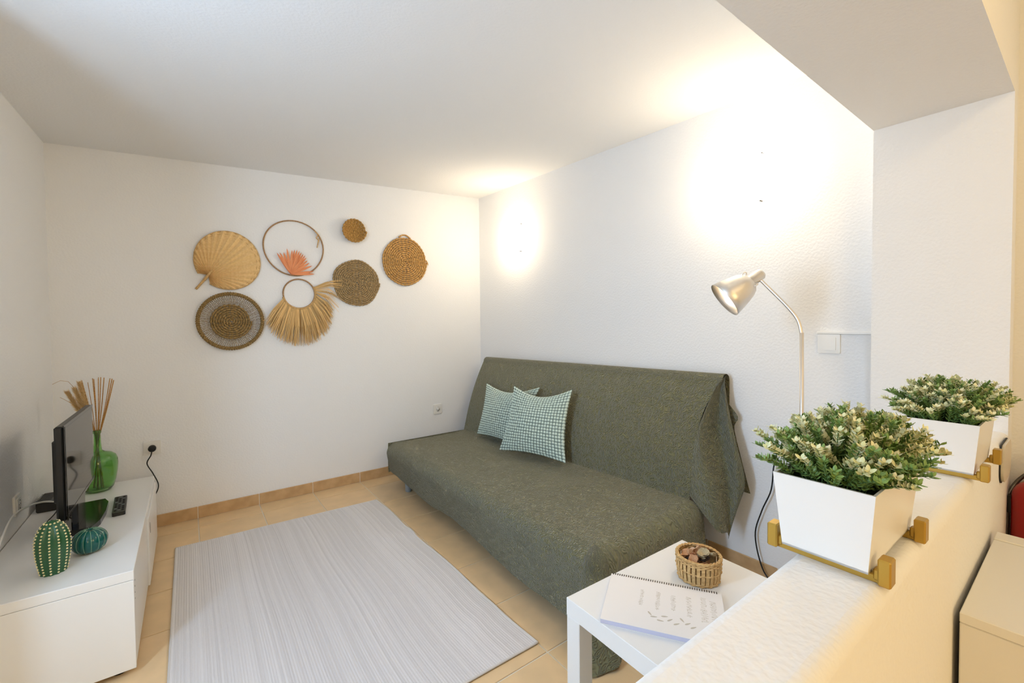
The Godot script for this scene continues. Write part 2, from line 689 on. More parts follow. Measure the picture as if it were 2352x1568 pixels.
	struct("ceiling_sky_blocker", st, M.plaster, "added unseen white roof slab blocking the high sky outside the door")
	# skirting tiles
	skirting("baseboard_back", Vector3(W_LEFT, 0, 0), Vector3(0, 0, 0), TILE_X, "honey beige ceramic skirting along the basket wall")
	skirting("baseboard_right", Vector3(0, 0, 0), Vector3(0, 0, Z_BEAM_FAR), TILE_Z, "honey beige ceramic skirting behind the sofa")


func low_wall(st: SurfaceTool) -> void:
	# rounded upper edges, free end just out of the picture
	var prof := []
	var r := 0.018
	var n := 5
	prof.append(Vector2(Z_LOW_FAR, 0.0))
	for i in n + 1: prof.append(Vector2(Z_LOW_FAR + r - cos(PI / 2 * i / n) * r, LOW_Y - r + sin(PI / 2 * i / n) * r))
	for i in n + 1: prof.append(Vector2(Z_BEAM_NEAR - r + sin(PI / 2 * i / n) * r, LOW_Y - r + cos(PI / 2 * i / n) * r))
	prof.append(Vector2(Z_BEAM_NEAR, 0.0))
	var x0 := -2.0
	var x1 := -0.1
	for i in prof.size() - 1:
		var a: Vector2 = prof[i]
		var b: Vector2 = prof[i + 1]
		var q := [Vector3(x0, a.y, a.x), Vector3(x1, a.y, a.x), Vector3(x1, b.y, b.x), Vector3(x0, b.y, b.x)]
		if i == 0 or i == prof.size() - 2 or i == n + 1: st.set_smooth_group(-1)
		else: st.set_smooth_group(0)
		var mid := Vector3((x0 + x1) / 2, LOW_Y / 2, (Z_LOW_FAR + Z_BEAM_NEAR) / 2)
		otri(st, q[0], q[1], q[2], mid)
		otri(st, q[0], q[2], q[3], mid)
	st.set_smooth_group(-1)
	for i in range(1, prof.size() - 1):
		for x in [x0, x1]:
			otri(st, Vector3(x, prof[0].y, prof[0].x), Vector3(x, prof[i].y, prof[i].x), Vector3(x, prof[i + 1].y, prof[i + 1].x), Vector3((x0 + x1) / 2, 0.4, 3.18))


func skirting(called: String, a: Vector3, b: Vector3, joint: float, label: String) -> void:
	var root := Node3D.new()
	root.name = called
	add_child(root)
	tag(root, label, "", "", "structure")
	var along_x := absf(b.x - a.x) > absf(b.z - a.z)
	var lo := a.x if along_x else a.z
	var hi := b.x if along_x else b.z
	var k := floori((lo - joint) / TILE)
	while joint + k * TILE < hi:
		var s0 := maxf(joint + k * TILE + 0.002, lo + 0.001)
		var s1 := minf(joint + (k + 1) * TILE - 0.002, hi - (0.012 if along_x else 0.0))
		k += 1
		if s1 - s0 < 0.01: continue
		var st := st_new(false)
		if along_x: span(st, Vector3(s0, 0.001, 0.0), Vector3(s1, SKIRT_H, 0.009), 0.002)
		else: span(st, Vector3(-0.009, 0.001, s0), Vector3(0.0, SKIRT_H, s1), 0.002)
		obj("tile", st, M.skirt, root)
	var g := st_new(false)
	if along_x: span(g, Vector3(lo, 0.0, 0.0), Vector3(hi - 0.011, SKIRT_H - 0.002, 0.0065))
	else: span(g, Vector3(-0.0065, 0.0, lo), Vector3(0.0, SKIRT_H - 0.002, hi))
	obj("grout", g, M.grout, root)


# ---------------------------------------------------------------- sofa bed and its coverlet

func wrinkle(p: Vector3, amp: float) -> float:
	return amp * (sin(p.x * 21.0 + sin(p.z * 9.0) * 1.7 + p.y * 13.0) * 0.5 + sin(p.z * 15.0 + p.x * 8.0 + p.y * 19.0) * 0.35 + sin(p.z * 37.0 + p.y * 31.0 + 2.0 * sin(p.x * 17.0)) * 0.15)


# cross-section of the coverlet at fraction t of its length (0 = by the basket wall, 1 = by the floor lamp)
func cover_point(t: float, s: float) -> Vector3:
	# s 0..1 hem to front edge, 1..2 seat, 2..3 back rest, 3..4 over the top and down behind
	var z_seat := lerpf(0.195, 2.215, t)
	var z_top := lerpf(0.215, 2.315, t)
	var crease := Vector3(lerpf(-0.30, -0.205, t), lerpf(0.318, 0.345, t), 0)
	var top := Vector3(lerpf(-0.095, -0.075, t), lerpf(0.925, 0.962, t), 0)
	var front := Vector3(lerpf(-0.965, -0.945, t), lerpf(0.315, 0.335, t), 0)
	var hem := Vector3(lerpf(-0.955, -1.0, t) - 0.010 * sin(t * 9.0), lerpf(0.105, 0.07, t) + 0.006 * sin(t * 14.0), 0)
	var p: Vector3
	if s < 1.0:
		var low := front + Vector3(-0.012, -0.075, 0)
		p = hem.lerp(low, minf(s / 0.75, 1.0))
		if s > 0.75:
			var a := (s - 0.75) / 0.25 * PI / 2
			var r := 0.075
			p = low + Vector3((1 - cos(a)) * r, sin(a) * r, 0)
		p.z = z_seat
	elif s < 2.0:
		var e := front + Vector3(0.063, 0.0, 0)
		var f := s - 1.0
		p = e.lerp(crease, f)
		p.y += -0.012 * sin(PI * f) + 0.004 * sin(t * 23.0 + f * 4.0) * sin(PI * f)
		p.z = z_seat
	elif s < 3.0:
		var f := s - 2.0
		p = crease.lerp(top + Vector3(-0.012, -0.035, 0), f)
		p.x -= 0.018 * sin(PI * f)
		p.z = lerpf(z_seat, z_top, pow(f, 4.0))
	else:
		var f := s - 3.0
		if f < 0.35:
			var a := f / 0.35 * PI
			p = top + Vector3(0.023 - 0.035 * cos(a), -0.035 + 0.035 * sin(a), 0)
		else:
			p = Vector3(top.x + 0.058, lerpf(top.y - 0.035, 0.35, (f - 0.35) / 0.65), 0)
			p.x = minf(p.x, -0.012)
		p.z = z_top
	return p


func cover_grid(t0: float, t1: float, nt: int, s0: float, s1: float, ns: int, amp: float) -> SurfaceTool:
	var st := st_new(true)
	grid_f(st, ns, nt, func(u: float, v: float):
		var t := lerpf(t0, t1, v)
		var s := lerpf(s0, s1, u)
		var p := cover_point(t, s)
		var d := wrinkle(p, amp) * clampf(minf(t, 1.0 - t) * 14.0, 0.0, 1.0)
		if s < 1.0: p.x -= d * 1.6 * (1.2 - s)
		elif s < 2.0: p.y += d * (0.4 + 0.6 * sin(PI * (s - 1.0)))
		else: p.x -= d * clampf((s - 2.0) * 4.0, 0, 1) * (1.0 if s < 3.0 else 0.0)
		return p, Vector2((s1 - s0) * 0.62, (t1 - t0) * 2.07), true)
	return st


func strips(called: String, cols: Array, m: Material, parent: Node, uvs: Vector2, sub := 6, amp := 0.0) -> MeshInstance3D:
	# cols: list of key polylines of equal length; smooth surface through them
	var rows := []
	var fine := []
	for c in cols: fine.append(smooth_path(c, (c.size() - 1) * sub))
	var n: int = fine[0].size()
	var lines := []
	for k in n:
		var keys := []
		for c in fine: keys.append(c[k])
		lines.append(smooth_path(keys, (cols.size() - 1) * sub))
	for i in lines[0].size():
		var r := PackedVector3Array()
		for k in n:
			var p: Vector3 = lines[k][i]
			if amp > 0.0: p += Vector3(wrinkle(p, amp), 0, wrinkle(p + Vector3(3, 1, 2), amp))
			r.append(p)
		rows.append(r)
	var st := st_new(true)
	grid(st, rows, func(i, j): return Vector2(float(i) / (rows.size() - 1) * uvs.x, float(j) / (n - 1) * uvs.y))
	return obj(called, st, m, parent)


func sofa() -> void:
	var s := thing("sofa_bed", Vector3(-0.5, 0, 1.25), "sofa bed on short grey legs, hidden under a green coverlet", "sofa")
	var o := s.position
	for z in [0.413, 2.05]:
		for x in [-0.90, -0.16]:
			var st := st_new(true)
			lathe(st, [Vector2(0.0, 0.0), Vector2(0.02, 0.0), Vector2(0.023, 0.004), Vector2(0.024, 0.13), Vector2(0.0, 0.13)], 20, Vector3(x, 0, z) - o)
			obj("leg", st, M.leg_grey, s)
	box("seat_mattress", Vector3(-0.57, 0.205, 1.22) - o, Vector3(0.64, 0.15, 1.94), M.mattress, s, 0.03)
	var b := Basis(Vector3.BACK, -0.26)
	box("back_mattress", Vector3(-0.100, 0.62, 1.26) - o, Vector3(0.045, 0.54, 1.96), M.mattress, s, 0.018, b)
	box("slat_frame", Vector3(-0.53, 0.12, 1.24) - o, Vector3(0.70, 0.03, 1.94), M.mattress, s, 0.01)
	# the coverlet
	var c := thing("coverlet", Vector3.ZERO, "dark olive green quilted coverlet draped over the sofa bed", "coverlet")
	obj("seat_panel", cover_grid(0.0, 1.0, 200, 0.0, 2.0, 90, 0.0035), M.coverlet, c)
	obj("back_panel", cover_grid(0.0, 1.0, 160, 2.0, 4.0, 70, 0.0035), M.coverlet, c)
	# corner of the cloth trailing to the floor by the side table
	var st := st_new(true)
	var corner := Vector3(-0.945, 0.335, 2.215)
	grid_f(st, 40, 24, func(u: float, v: float):
		var a := PI + u * PI / 2                      # -x round to +z
		var dir := Vector3(cos(a), 0, -sin(a))
		var diag := sin(u * PI)
		var hem_y := lerpf(lerpf(0.07, 0.09, u), 0.006, pow(diag, 0.7))
		var top_c := corner + Vector3(0.063, -0.075, 0.0)
		var top_p := top_c + dir * 0.075
		var reach := 0.055 + 0.125 * pow(diag, 1.5) + 0.012 * sin(u * 19.0)
		var p: Vector3
		if v < 0.25:
			var q := v / 0.25 * PI / 2
			p = top_c + Vector3(0, 0.075 * cos(q), 0) + dir * 0.075 * sin(q)
		else:
			var f := (v - 0.25) / 0.75
			p = top_p + dir * (reach * lerpf(f, f * 0.45 + f * f * 0.55, diag) + 0.018 * diag * sin(PI * f))
			p.y = lerpf(top_p.y, hem_y, f)
		return p, Vector2(0.3, 0.45), true)
	obj("corner_fold", st, M.coverlet, c)
	# end of the seat, facing the floor lamp
	st = st_new(true)
	grid_f(st, 60, 20, func(u: float, v: float):
		var rim := cover_point(1.0, 1.0 + u * 0.999)
		var z := 2.215 + 0.075 * sin(minf(v * 4.0, 1.0) * PI / 2)
		var y := rim.y - 0.075 * (1.0 - cos(v * 4.0 * PI / 2))
		if v > 0.25:
			var f := (v - 0.25) / 0.75
			y = lerpf(rim.y - 0.075, 0.09 + 0.01 * sin(u * 11.0), f)
			z += (0.055 * f + 0.012 * sin(u * 17.0) * f) * (1.0 - 0.6 * u)
		return Vector3(rim.x, y, z), Vector2(0.68, 0.26))
	obj("end_panel", st, M.coverlet, c)
	# the far end, facing the basket wall: a short hanging flap
	st = st_new(true)
	grid_f(st, 40, 16, func(u: float, v: float):
		var x := lerpf(-0.965, -0.30, u)
		var y := lerpf(0.318, 0.085 + 0.02 * sin(u * 8.0) + 0.04 * u, v)
		return Vector3(x + 0.01 * v, y, 0.197 - 0.028 * sin(v * 2.0) + 0.006 * sin(u * 21.0) * v), Vector2(0.66, 0.24))
	obj("end_flap", st, M.coverlet, c)
	# cloth hanging from the near end of the back rest in one deep fold
	var edge := []
	for f in [0.999, 0.90, 0.63, 0.42, 0.19, 0.03]: edge.append(cover_point(1.0, 2.0 + f))
	var ridge := [Vector3(-0.090, 0.940, 2.318), Vector3(-0.118, 0.868, 2.285), Vector3(-0.156, 0.71, 2.252), Vector3(-0.178, 0.587, 2.266), Vector3(-0.205, 0.447, 2.322), Vector3(-0.240, 0.262, 2.370)]
	var valley := [Vector3(-0.075, 0.950, 2.322), Vector3(-0.075, 0.880, 2.300), Vector3(-0.065, 0.72, 2.285), Vector3(-0.070, 0.60, 2.300), Vector3(-0.090, 0.43, 2.345), Vector3(-0.150, 0.225, 2.375)]
	var belly := [Vector3(-0.070, 0.952, 2.322), Vector3(-0.085, 0.880, 2.328), Vector3(-0.100, 0.72, 2.350), Vector3(-0.110, 0.60, 2.385), Vector3(-0.120, 0.43, 2.410), Vector3(-0.135, 0.19, 2.372)]
	var outer := [Vector3(-0.055, 0.955, 2.306), Vector3(-0.065, 0.880, 2.323), Vector3(-0.080, 0.76, 2.352), Vector3(-0.095, 0.64, 2.388), Vector3(-0.100, 0.455, 2.432), Vector3(-0.115, 0.30, 2.378)]
	strips("fold", [edge, ridge, valley, belly, outer], M.coverlet, c, Vector2(0.3, 0.75), 8, 0.0015)
	# the cloth's rear edge showing between back rest and wall
	st = st_new(true)
	var r0 := smooth_path([Vector3(-0.05, 0.82, 2.325), Vector3(-0.045, 0.755, 2.372), Vector3(-0.042, 0.70, 2.352), Vector3(-0.045, 0.55, 2.39), Vector3(-0.04, 0.40, 2.428)], 24)
	grid_f(st, 1, 24, func(u: float, v: float):
		var q: Vector3 = r0[roundi(v * 24)]
		return Vector3(q.x, q.y, q.z - 0.12 * u), Vector2(0.12, 0.5))
	obj("rear_edge", st, M.coverlet, c)


# ---------------------------------------------------------------- cushions

func make_cushion(bl: Vector3, br: Vector3, tl: Vector3, tr: Vector3, label: String) -> void:
	var o := (bl + br) / 2
	var c := thing("cushion", o, label, "cushion", "mint waffle cushions on the sofa")
	var ex := (br - bl + tr - tl).normalized()
	var ey := (tl - bl + tr - br).normalized()
	var nrm := ex.cross(ey).normalized()
	if nrm.x > 0: nrm = -nrm
	var surf := func(u: float, v: float, side: float) -> Vector3:
		# sides bow in between the corners
		var uu := u + (0.5 - u) * 0.11 * sin(PI * v) * absf(u * 2 - 1)
		var vv := v + (0.5 - v) * (0.28 if v > 0.5 else 0.09) * sin(PI * u) * absf(v * 2 - 1)
		var p := bl.lerp(br, uu).lerp(tl.lerp(tr, uu), vv)
		var puff := pow(maxf(sin(PI * u), 0.0), 0.55) * pow(maxf(sin(PI * v), 0.0), 0.55)
		return p + nrm * side * 0.058 * puff - o
	var st := st_new(true)
	for side in [1.0, -1.0]:
		grid_f(st, 30, 30, func(u: float, v: float): return surf.call(u, v, side), Vector2.ONE, (ex.cross(ey).dot(nrm) * side) < 0)
	obj("cover", st, M.sage, c)
	# puffed squares of the weave
	st = st_new(true)
	var n := 23
	for side in [1.0, -1.0]:
		for i in n:
			for j in n:
				if side < 0 and i > 1 and i < n - 2 and j > 1 and j < n - 2: continue
				var u := (i + 0.5) / n
				var v := (j + 0.5) / n
				var h := 0.0055 + 0.001 * rng.randf()
				var du := 0.43 / n
				var jit := Vector2(rng.randf_range(-0.05, 0.05), rng.randf_range(-0.05, 0.05)) / n
				var rows := []
				for a in 6:
					var r := PackedVector3Array()
					for b in 6:
						var x := a / 2.5 - 1.0
						var y := b / 2.5 - 1.0
						var e := 0.62
						var px := x * sqrt(1.0 - y * y * (1 - e) * 0.5)
						var py := y * sqrt(1.0 - x * x * (1 - e) * 0.5)
						var up := sqrt(maxf(0.0, (1 - pow(absf(x), 3.0)) * (1 - pow(absf(y), 3.0))))
						var q: Vector3 = surf.call(clampf(u + px * du + jit.x, 0, 1), clampf(v + py * du + jit.y, 0, 1), side)
						r.append(q + nrm * side * (h * up - 0.0012))
					rows.append(r)
				grid(st, rows, func(_i, _j): return Vector2.ZERO, (ex.cross(ey).dot(nrm) * side) < 0)
	tag(obj("puffs", st, M.mint, c), "pale mint puffed squares", "", "", "stuff")


func cushions() -> void:
	make_cushion(Vector3(-0.345, 0.345, 0.475), Vector3(-0.315, 0.345, 0.985), Vector3(-0.235, 0.735, 0.455), Vector3(-0.215, 0.775, 1.10), "mint waffle cushion leaning on the back rest, half covered by the other cushion")
	make_cushion(Vector3(-0.475, 0.352, 0.965), Vector3(-0.325, 0.357, 1.465), Vector3(-0.355, 0.785, 0.985), Vector3(-0.235, 0.80, 1.435), "mint waffle cushion resting in front, overlapping the other cushion")


# ---------------------------------------------------------------- rug

func rug() -> void:
	var t := thing("rug", Vector3(-1.69, 0, 1.28), "pale grey ribbed flat-woven cotton rug on the tiled floor", "rug")
	var o := t.position
	var a := Vector3(-2.245, 0, 0.398)
	var b := Vector3(-1.143, 0, 0.432)
	var c := Vector3(-1.128, 0, 2.145)
	var d := Vector3(-2.25, 0, 2.13)
	var ribs := 120
	var lift := func(x: float, z: float) -> float:
		var h := 0.011 * exp(-pow((z - 1.02 - (x + 1.15) * 0.25) / 0.06, 2.0)) * exp(-pow((x + 1.13) / 0.17, 2.0))
		h += 0.008 * exp(-pow((z - 1.86 + (x + 1.15) * 0.5) / 0.07, 2.0)) * exp(-pow((x + 1.22) / 0.14, 2.0))
		h += 0.0035 * (1.0 + sin(z * 5.0 + x * 3.0)) * exp(-pow((x + 1.4) / 0.35, 2.0)) * 0.5
		h += 0.003 * exp(-pow((z - 0.55) / 0.12, 2.0)) * exp(-pow((x + 1.75) / 0.2, 2.0))
		return h
	var tex := tex_f(1024, 512, func(x, y):
		var col := sin(x * 12.9898) * 43758.5453
		col -= floorf(col)
		var col2 := sin(floorf(x / 9.0) * 78.233) * 12345.678
		col2 -= floorf(col2)
		var th := sin(x * 3.1 + y * 17.13 + floorf(y / 3.0) * 57.1) * 9631.7
		th -= floorf(th)
		var base := Color(0.90, 0.885, 0.88)
		var dark := Color(0.68, 0.66, 0.65)
		var k := 0.30 * th * float((x / 4 + y / 2) % 2) + 0.22 * col + 0.22 * col2
		return base.lerp(dark, k * 0.9))
	var m := mat(Color.WHITE, 0.95)
	m.albedo_texture = tex
	m.uv1_scale = Vector3(1, 3, 1)
	var st := st_new(true)
	var body := func(u: float, v: float, y: float) -> Vector3:
		var p := a.lerp(b, u).lerp(d.lerp(c, u), v)
		p.x += 0.006 * sin(v * 13.0) * u
		p.y = y + lift.call(p.x, p.z)
		return p - o
	grid_f(st, ribs * 4, 90, func(u: float, v: float):
		var ph := u * ribs
		return body.call(u, v, 0.0052 + 0.0016 * absf(sin(PI * ph))), Vector2(1, 1), true)
	obj("weave", st, m, t)
	for e in 2:
		st = st_new(true)
		var pts := []
		for i in 91: pts.append(body.call(float(e), i / 90.0, 0.004))
		tube(st, pts, 0.004, 8)
		obj("selvedge", st, M.rug_hem, t)
	for e in 2:
		st = st_new(true)
		var pts := []
		for i in 81: pts.append(body.call(i / 80.0, float(e), 0.004))
		tube(st, pts, 0.0042, 8)
		obj("hem", st, M.rug_hem, t)
	# underside
	st = st_new(true)
	grid_f(st, 40, 60, func(u: float, v: float): return body.call(u, v, 0.001), Vector2(1, 1))
	obj("backing", st, M.rug_hem, t)


# ---------------------------------------------------------------- side table, notebook, basket

func side_table() -> void:
	var at := Vector3(-1.3287, 0, 2.5185)
	var t := thing("side_table", at, "square white side table between sofa and low wall", "table", "", -0.0265)
	box("table_top", Vector3(0.275, 0.425, 0.275), Vector3(0.55, 0.05, 0.55), M.white_table, t, 0.0015)
	for x in [0.0258, 0.5242]:
		for z in [0.0258, 0.5242]:
			box("leg", Vector3(x, 0.2, z), Vector3(0.05, 0.4, 0.05), M.white_table, t, 0.0015)
	# spiral notebook
	var ux := Vector3(0.163, 0, 0.254).normalized()
	var uz := Vector3(-ux.z, 0, ux.x)          # away from the spiral
	var n := thing("spiral_notebook", Vector3(-1.149, TABLE_Y, 2.53), "white wire-bound notebook with faint grey lettering and leaf sprigs", "notebook")
	var B := Basis(ux, Vector3.UP, -ux.cross(Vector3.UP))
	var ctr := ux * 0.151 + uz * 0.114
	box("pages", ctr + Vector3(0, 0.0065, 0), Vector3(0.300, 0.011, 0.212), M.page_edge, n, 0.001, Basis(ux, Vector3.UP, uz))
	box("cover", ctr + Vector3(0, 0.0128, 0), Vector3(0.302, 0.0012, 0.214), M.paper, n, 0.0004, Basis(ux, Vector3.UP, uz))
	box("back_cover", ctr + Vector3(0, 0.0006, 0), Vector3(0.302, 0.0012, 0.214), M.paper, n, 0.0004, Basis(ux, Vector3.UP, uz))
	var st := st_new(true)
	for i in 46:
		var p := ux * (0.006 + 0.0063 * i) + Vector3(0, 0.007, 0) + uz * 0.0065
		tube(st, circle(p, 0.0076, 12, uz, Vector3.UP), 0.0012, 5, true)
	obj("wire_spiral", st, M.wire, n)
	# printed lines: short strokes, unreadable in the photograph, reading away from the wire
	st = st_new(false)
	var lines := [[0.094, 0.062, 0.130, 0.013], [0.137, 0.058, 0.135, 0.013], [0.176, 0.062, 0.125, 0.014], [0.216, 0.055, 0.140, 0.015], [0.252, 0.045, 0.15, 0.018], [0.276, 0.055, 0.145, 0.018]]
	for L in lines:
		var s: float = L[1]
		while s < L[2]:
			var hgt: float = L[3] * rng.randf_range(0.55, 1.0)
			var c: Vector3 = ux * (L[0] + rng.randf_range(-0.001, 0.001)) + uz * s + Vector3(0, 0.01355, 0)
			bbox(st, c, Vector3(hgt, 0.0003, 0.0011), 0.0001, Basis(Vector3.UP, rng.randf_range(-0.25, 0.25)) * Basis(ux, Vector3.UP, uz))
			if rng.randf() < 0.6: bbox(st, c + ux * hgt * rng.randf_range(-0.4, 0.4) + uz * 0.0022, Vector3(0.0011, 0.0003, 0.0045), 0.0001, Basis(ux, Vector3.UP, uz))
			s += rng.randf_range(0.0045, 0.0075)
	obj("lettering", st, M.ink, n)
	st = st_new(false)
	for k in 9:
		var c := ux * (0.115 + 0.014 * k + rng.randf_range(-0.004, 0.004)) + uz * (0.158 + 0.010 * (k % 3)) + Vector3(0, 0.01355, 0)
		var turn := Basis(Vector3.UP, rng.randf_range(-1.1, 1.1))
		var poly := PackedVector2Array()
		for i in 12: poly.append(Vector2(cos(TAU * i / 12) * 0.0085, sin(TAU * i / 12) * 0.0022 * (1.0 - 0.4 * cos(TAU * i / 12))))
		plate(st, poly, 0.0003, Transform3D(turn * Basis(ux, -uz, Vector3.UP), c))
	obj("leaf_sprig", st, M.ink, n)
	wicker_basket()


func wicker_basket() -> void:
	var at := Vector3(-0.945, TABLE_Y, 2.692)
	var w := thing("wicker_basket", at, "small round wicker basket on the white side table", "basket")
	var rx := 0.063
	var stakes := 30
	var rad := func(y: float) -> float: return rx * (0.90 + 0.10 * sin(clampf(y / 0.07, 0, 1) * PI * 0.75))
	# flat upright splints
	var ring := func(r: float, y: float, n: int, wob: float, ph: float) -> Array:
		var a := []
		for i in n:
			var th := TAU * i / n
			a.append(Vector3(cos(th) * (r + wob * sin(th * stakes / 2.0 + ph)), y + wob * 0.3 * cos(th * stakes / 2.0 + ph), sin(th) * (r + wob * sin(th * stakes / 2.0 + ph))))
		return a
	for i in stakes:
		var st := st_new(false)
		var th := TAU * (i + 0.5) / stakes
		var rows := []
		for j in 7:
			var y := 0.004 + 0.064 * j / 6.0
			var r: float = rad.call(y)
			var c := Vector3(cos(th) * r, y, sin(th) * r)
			var tn := Vector3(-sin(th), 0, cos(th)) * 0.0046
			rows.append(PackedVector3Array([c - tn + c.normalized() * 0.0, c + tn]))
		var thick := Vector3(cos(th), 0, sin(th)) * 0.0011
		for j in 6:
			hexa(st, [rows[j][0] - thick, rows[j][1] - thick, rows[j][1] + thick, rows[j][0] + thick, rows[j + 1][0] - thick, rows[j + 1][1] - thick, rows[j + 1][1] + thick, rows[j + 1][0] + thick])
		obj("splint", st, M.straw, w)
	for y in [0.003, 0.007, 0.036, 0.058, 0.062, 0.066]:
		var st := st_new(true)
		tube(st, ring.call(rad.call(y), y, 120, 0.002, y * 900.0), 0.0024, 6, true)
		obj("weaver", st, M.straw, w)
	for ph in [0.0, PI]:
		var st := st_new(true)
		tube(st, ring.call(rad.call(0.07), 0.0705, 150, 0.003, ph), 0.0028, 6, true)
		obj("rim", st, M.straw, w)
	var st := st_new(true)
	lathe(st, [Vector2(0.0, 0.0), Vector2(0.055, 0.0), Vector2(0.056, 0.004), Vector2(0.0, 0.0042)], 24)
	obj("base", st, M.straw, w)
	# dried petals and pods inside
	var cols := [Color(0.88, 0.66, 0.47), Color(0.93, 0.77, 0.61), Color(0.66, 0.44, 0.28), Color(0.26, 0.20, 0.16), Color(0.82, 0.73, 0.56), Color(0.76, 0.50, 0.32)]
	var mats := []
	for c in cols: mats.append(straw(c * 0.8, c, 60 + mats.size(), 20.0))
	var desc := ["tan curled dried petal", "pale curled dried petal", "brown curled dried petal", "dark dried seed husk", "straw coloured curled dried petal", "rust brown curled dried petal"]
	for k in 22:
		var layer := 0 if k < 9 else 1
		var n := 9 if layer == 0 else 13
		var a := TAU * k / n + rng.randf_range(-0.2, 0.2)
		var r := (0.036 if layer == 0 else 0.034) * (0.45 + 0.55 * float(k % 2))
		if k == 21: r = 0.004
		var s := rng.randf_range(0.015, 0.021)
		var ty := (rng.randi() % 6)
		var pst := st_new(true)
		var curl := rng.randf_range(30.0, 55.0)
		var seed_ := rng.randf() * 10.0
		for side in [0.0, 0.0012]:
			grid_f(pst, 10, 8, func(u: float, v: float):
				var x := (u - 0.5) * 2.0 * s
				var wd := s * 0.85 * sqrt(maxf(0.0, 1.0 - pow(u * 2 - 1, 2.0)))
				var z := (v - 0.5) * 2.0 * wd
				return Vector3(x, curl * (x * x + z * z) * 0.6 + 0.003 * sin(u * 9.0 + seed_) * sin(v * 7.0 + seed_) + side, z), Vector2.ONE, side > 0)
		var p := obj("dried_petal", pst, mats[ty])
		p.position = at + Vector3(cos(a) * r, 0.042 + 0.020 * layer + rng.randf_range(0.0, 0.008), sin(a) * r)
		p.rotation = Vector3(rng.randf_range(-0.7, 0.7), rng.randf() * TAU, rng.randf_range(-0.7, 0.7))
		tag(p, desc[ty] + " in the small wicker basket", "potpourri", "dried petals in the basket")


# ---------------------------------------------------------------- media bench and what stands on it

func media_bench() -> void:
	var x0 := W_LEFT + 0.004
	var x1 := -2.338
	var z0 := 0.20
	var z1 := 1.395
	var b := thing("media_bench", Vector3((x0 + x1) / 2, 0, (z0 + z1) / 2), "low white media bench carrying the television", "bench")
	var o := b.position
	var y0 := 0.022
	var top_t := 0.034
	var st := st_new(false)
	span(st, Vector3(x0, BENCH_Y - top_t, z0) - o, Vector3(x1, BENCH_Y, z1) - o, 0.0015)
	obj("top_board", st, M.white_lacquer, b)
	for z in [z0, z1 - 0.018]:
		st = st_new(false)
		span(st, Vector3(x0, y0, z) - o, Vector3(x1 - 0.001, BENCH_Y - top_t - 0.001, z + 0.018) - o, 0.001)
		obj("side_panel", st, M.white_lacquer, b)
	st = st_new(false)
	span(st, Vector3(x0, y0, z0 + 0.018) - o, Vector3(x1 - 0.02, y0 + 0.018, z1 - 0.018) - o)
	obj("bottom_board", st, M.white_lacquer, b)
	st = st_new(false)
	span(st, Vector3(x0, y0 + 0.018, z0 + 0.018) - o, Vector3(x0 + 0.006, BENCH_Y - top_t, z1 - 0.018) - o)
	obj("back_board", st, M.white_lacquer, b)
	# two fronts with an oval finger pull each
	var zm := (z0 + z1) / 2
	for k in 2:
		var a: float = (z0 + 0.002) if k == 0 else zm + 0.0015
		var c := (zm - 0.0015) if k == 0 else z1 - 0.02
		var proud := 0.006 if k == 0 else -0.002
		st = st_new(false)
		span(st, Vector3(x1 - 0.018 + proud, y0 + 0.002, a) - o, Vector3(x1 + proud, BENCH_Y - top_t - 0.002, c) - o, 0.0015)
		var dr := obj("door", st, M.white_lacquer, b)
		st = st_new(true)
		var pz := c - 0.09 if k == 0 else 0.0
		if k == 0:
			lathe(st, [Vector2(0, 0), Vector2(1, 0), Vector2(1, 0.05), Vector2(0, 0.05)], 24, Vector3(x1 + proud - 0.0005, BENCH_Y - top_t - 0.075, pz) - o, Basis(Vector3(0, 0.026, 0), Vector3(0.02, 0, 0), Vector3(0, 0, 0.012)))
			obj("finger_pull", st, M.seam, dr)
		else:
			for i in 4:
				lathe(st, [Vector2(0, 0), Vector2(0.0028, 0), Vector2(0.0028, 0.001), Vector2(0, 0.001)], 10, Vector3(x1 + proud - 0.0004, BENCH_Y - top_t - 0.02 - 0.022 * i, z1 - 0.042) - o, Basis(Vector3.UP, Vector3.RIGHT, Vector3.FORWARD))
			obj("peg_hole", st, M.seam, dr)
	for z in [z0 + 0.05, z1 - 0.05]:
		for x in [x0 + 0.05, x1 - 0.05]:
			st = st_new(true)
			lathe(st, [Vector2(0, 0), Vector2(0.02, 0), Vector2(0.02, y0), Vector2(0, y0)], 16, Vector3(x, 0, z) - o)
			obj("foot", st, M.rubber, b)
	television()
	bottle()
	ornaments()
	bench_bits()


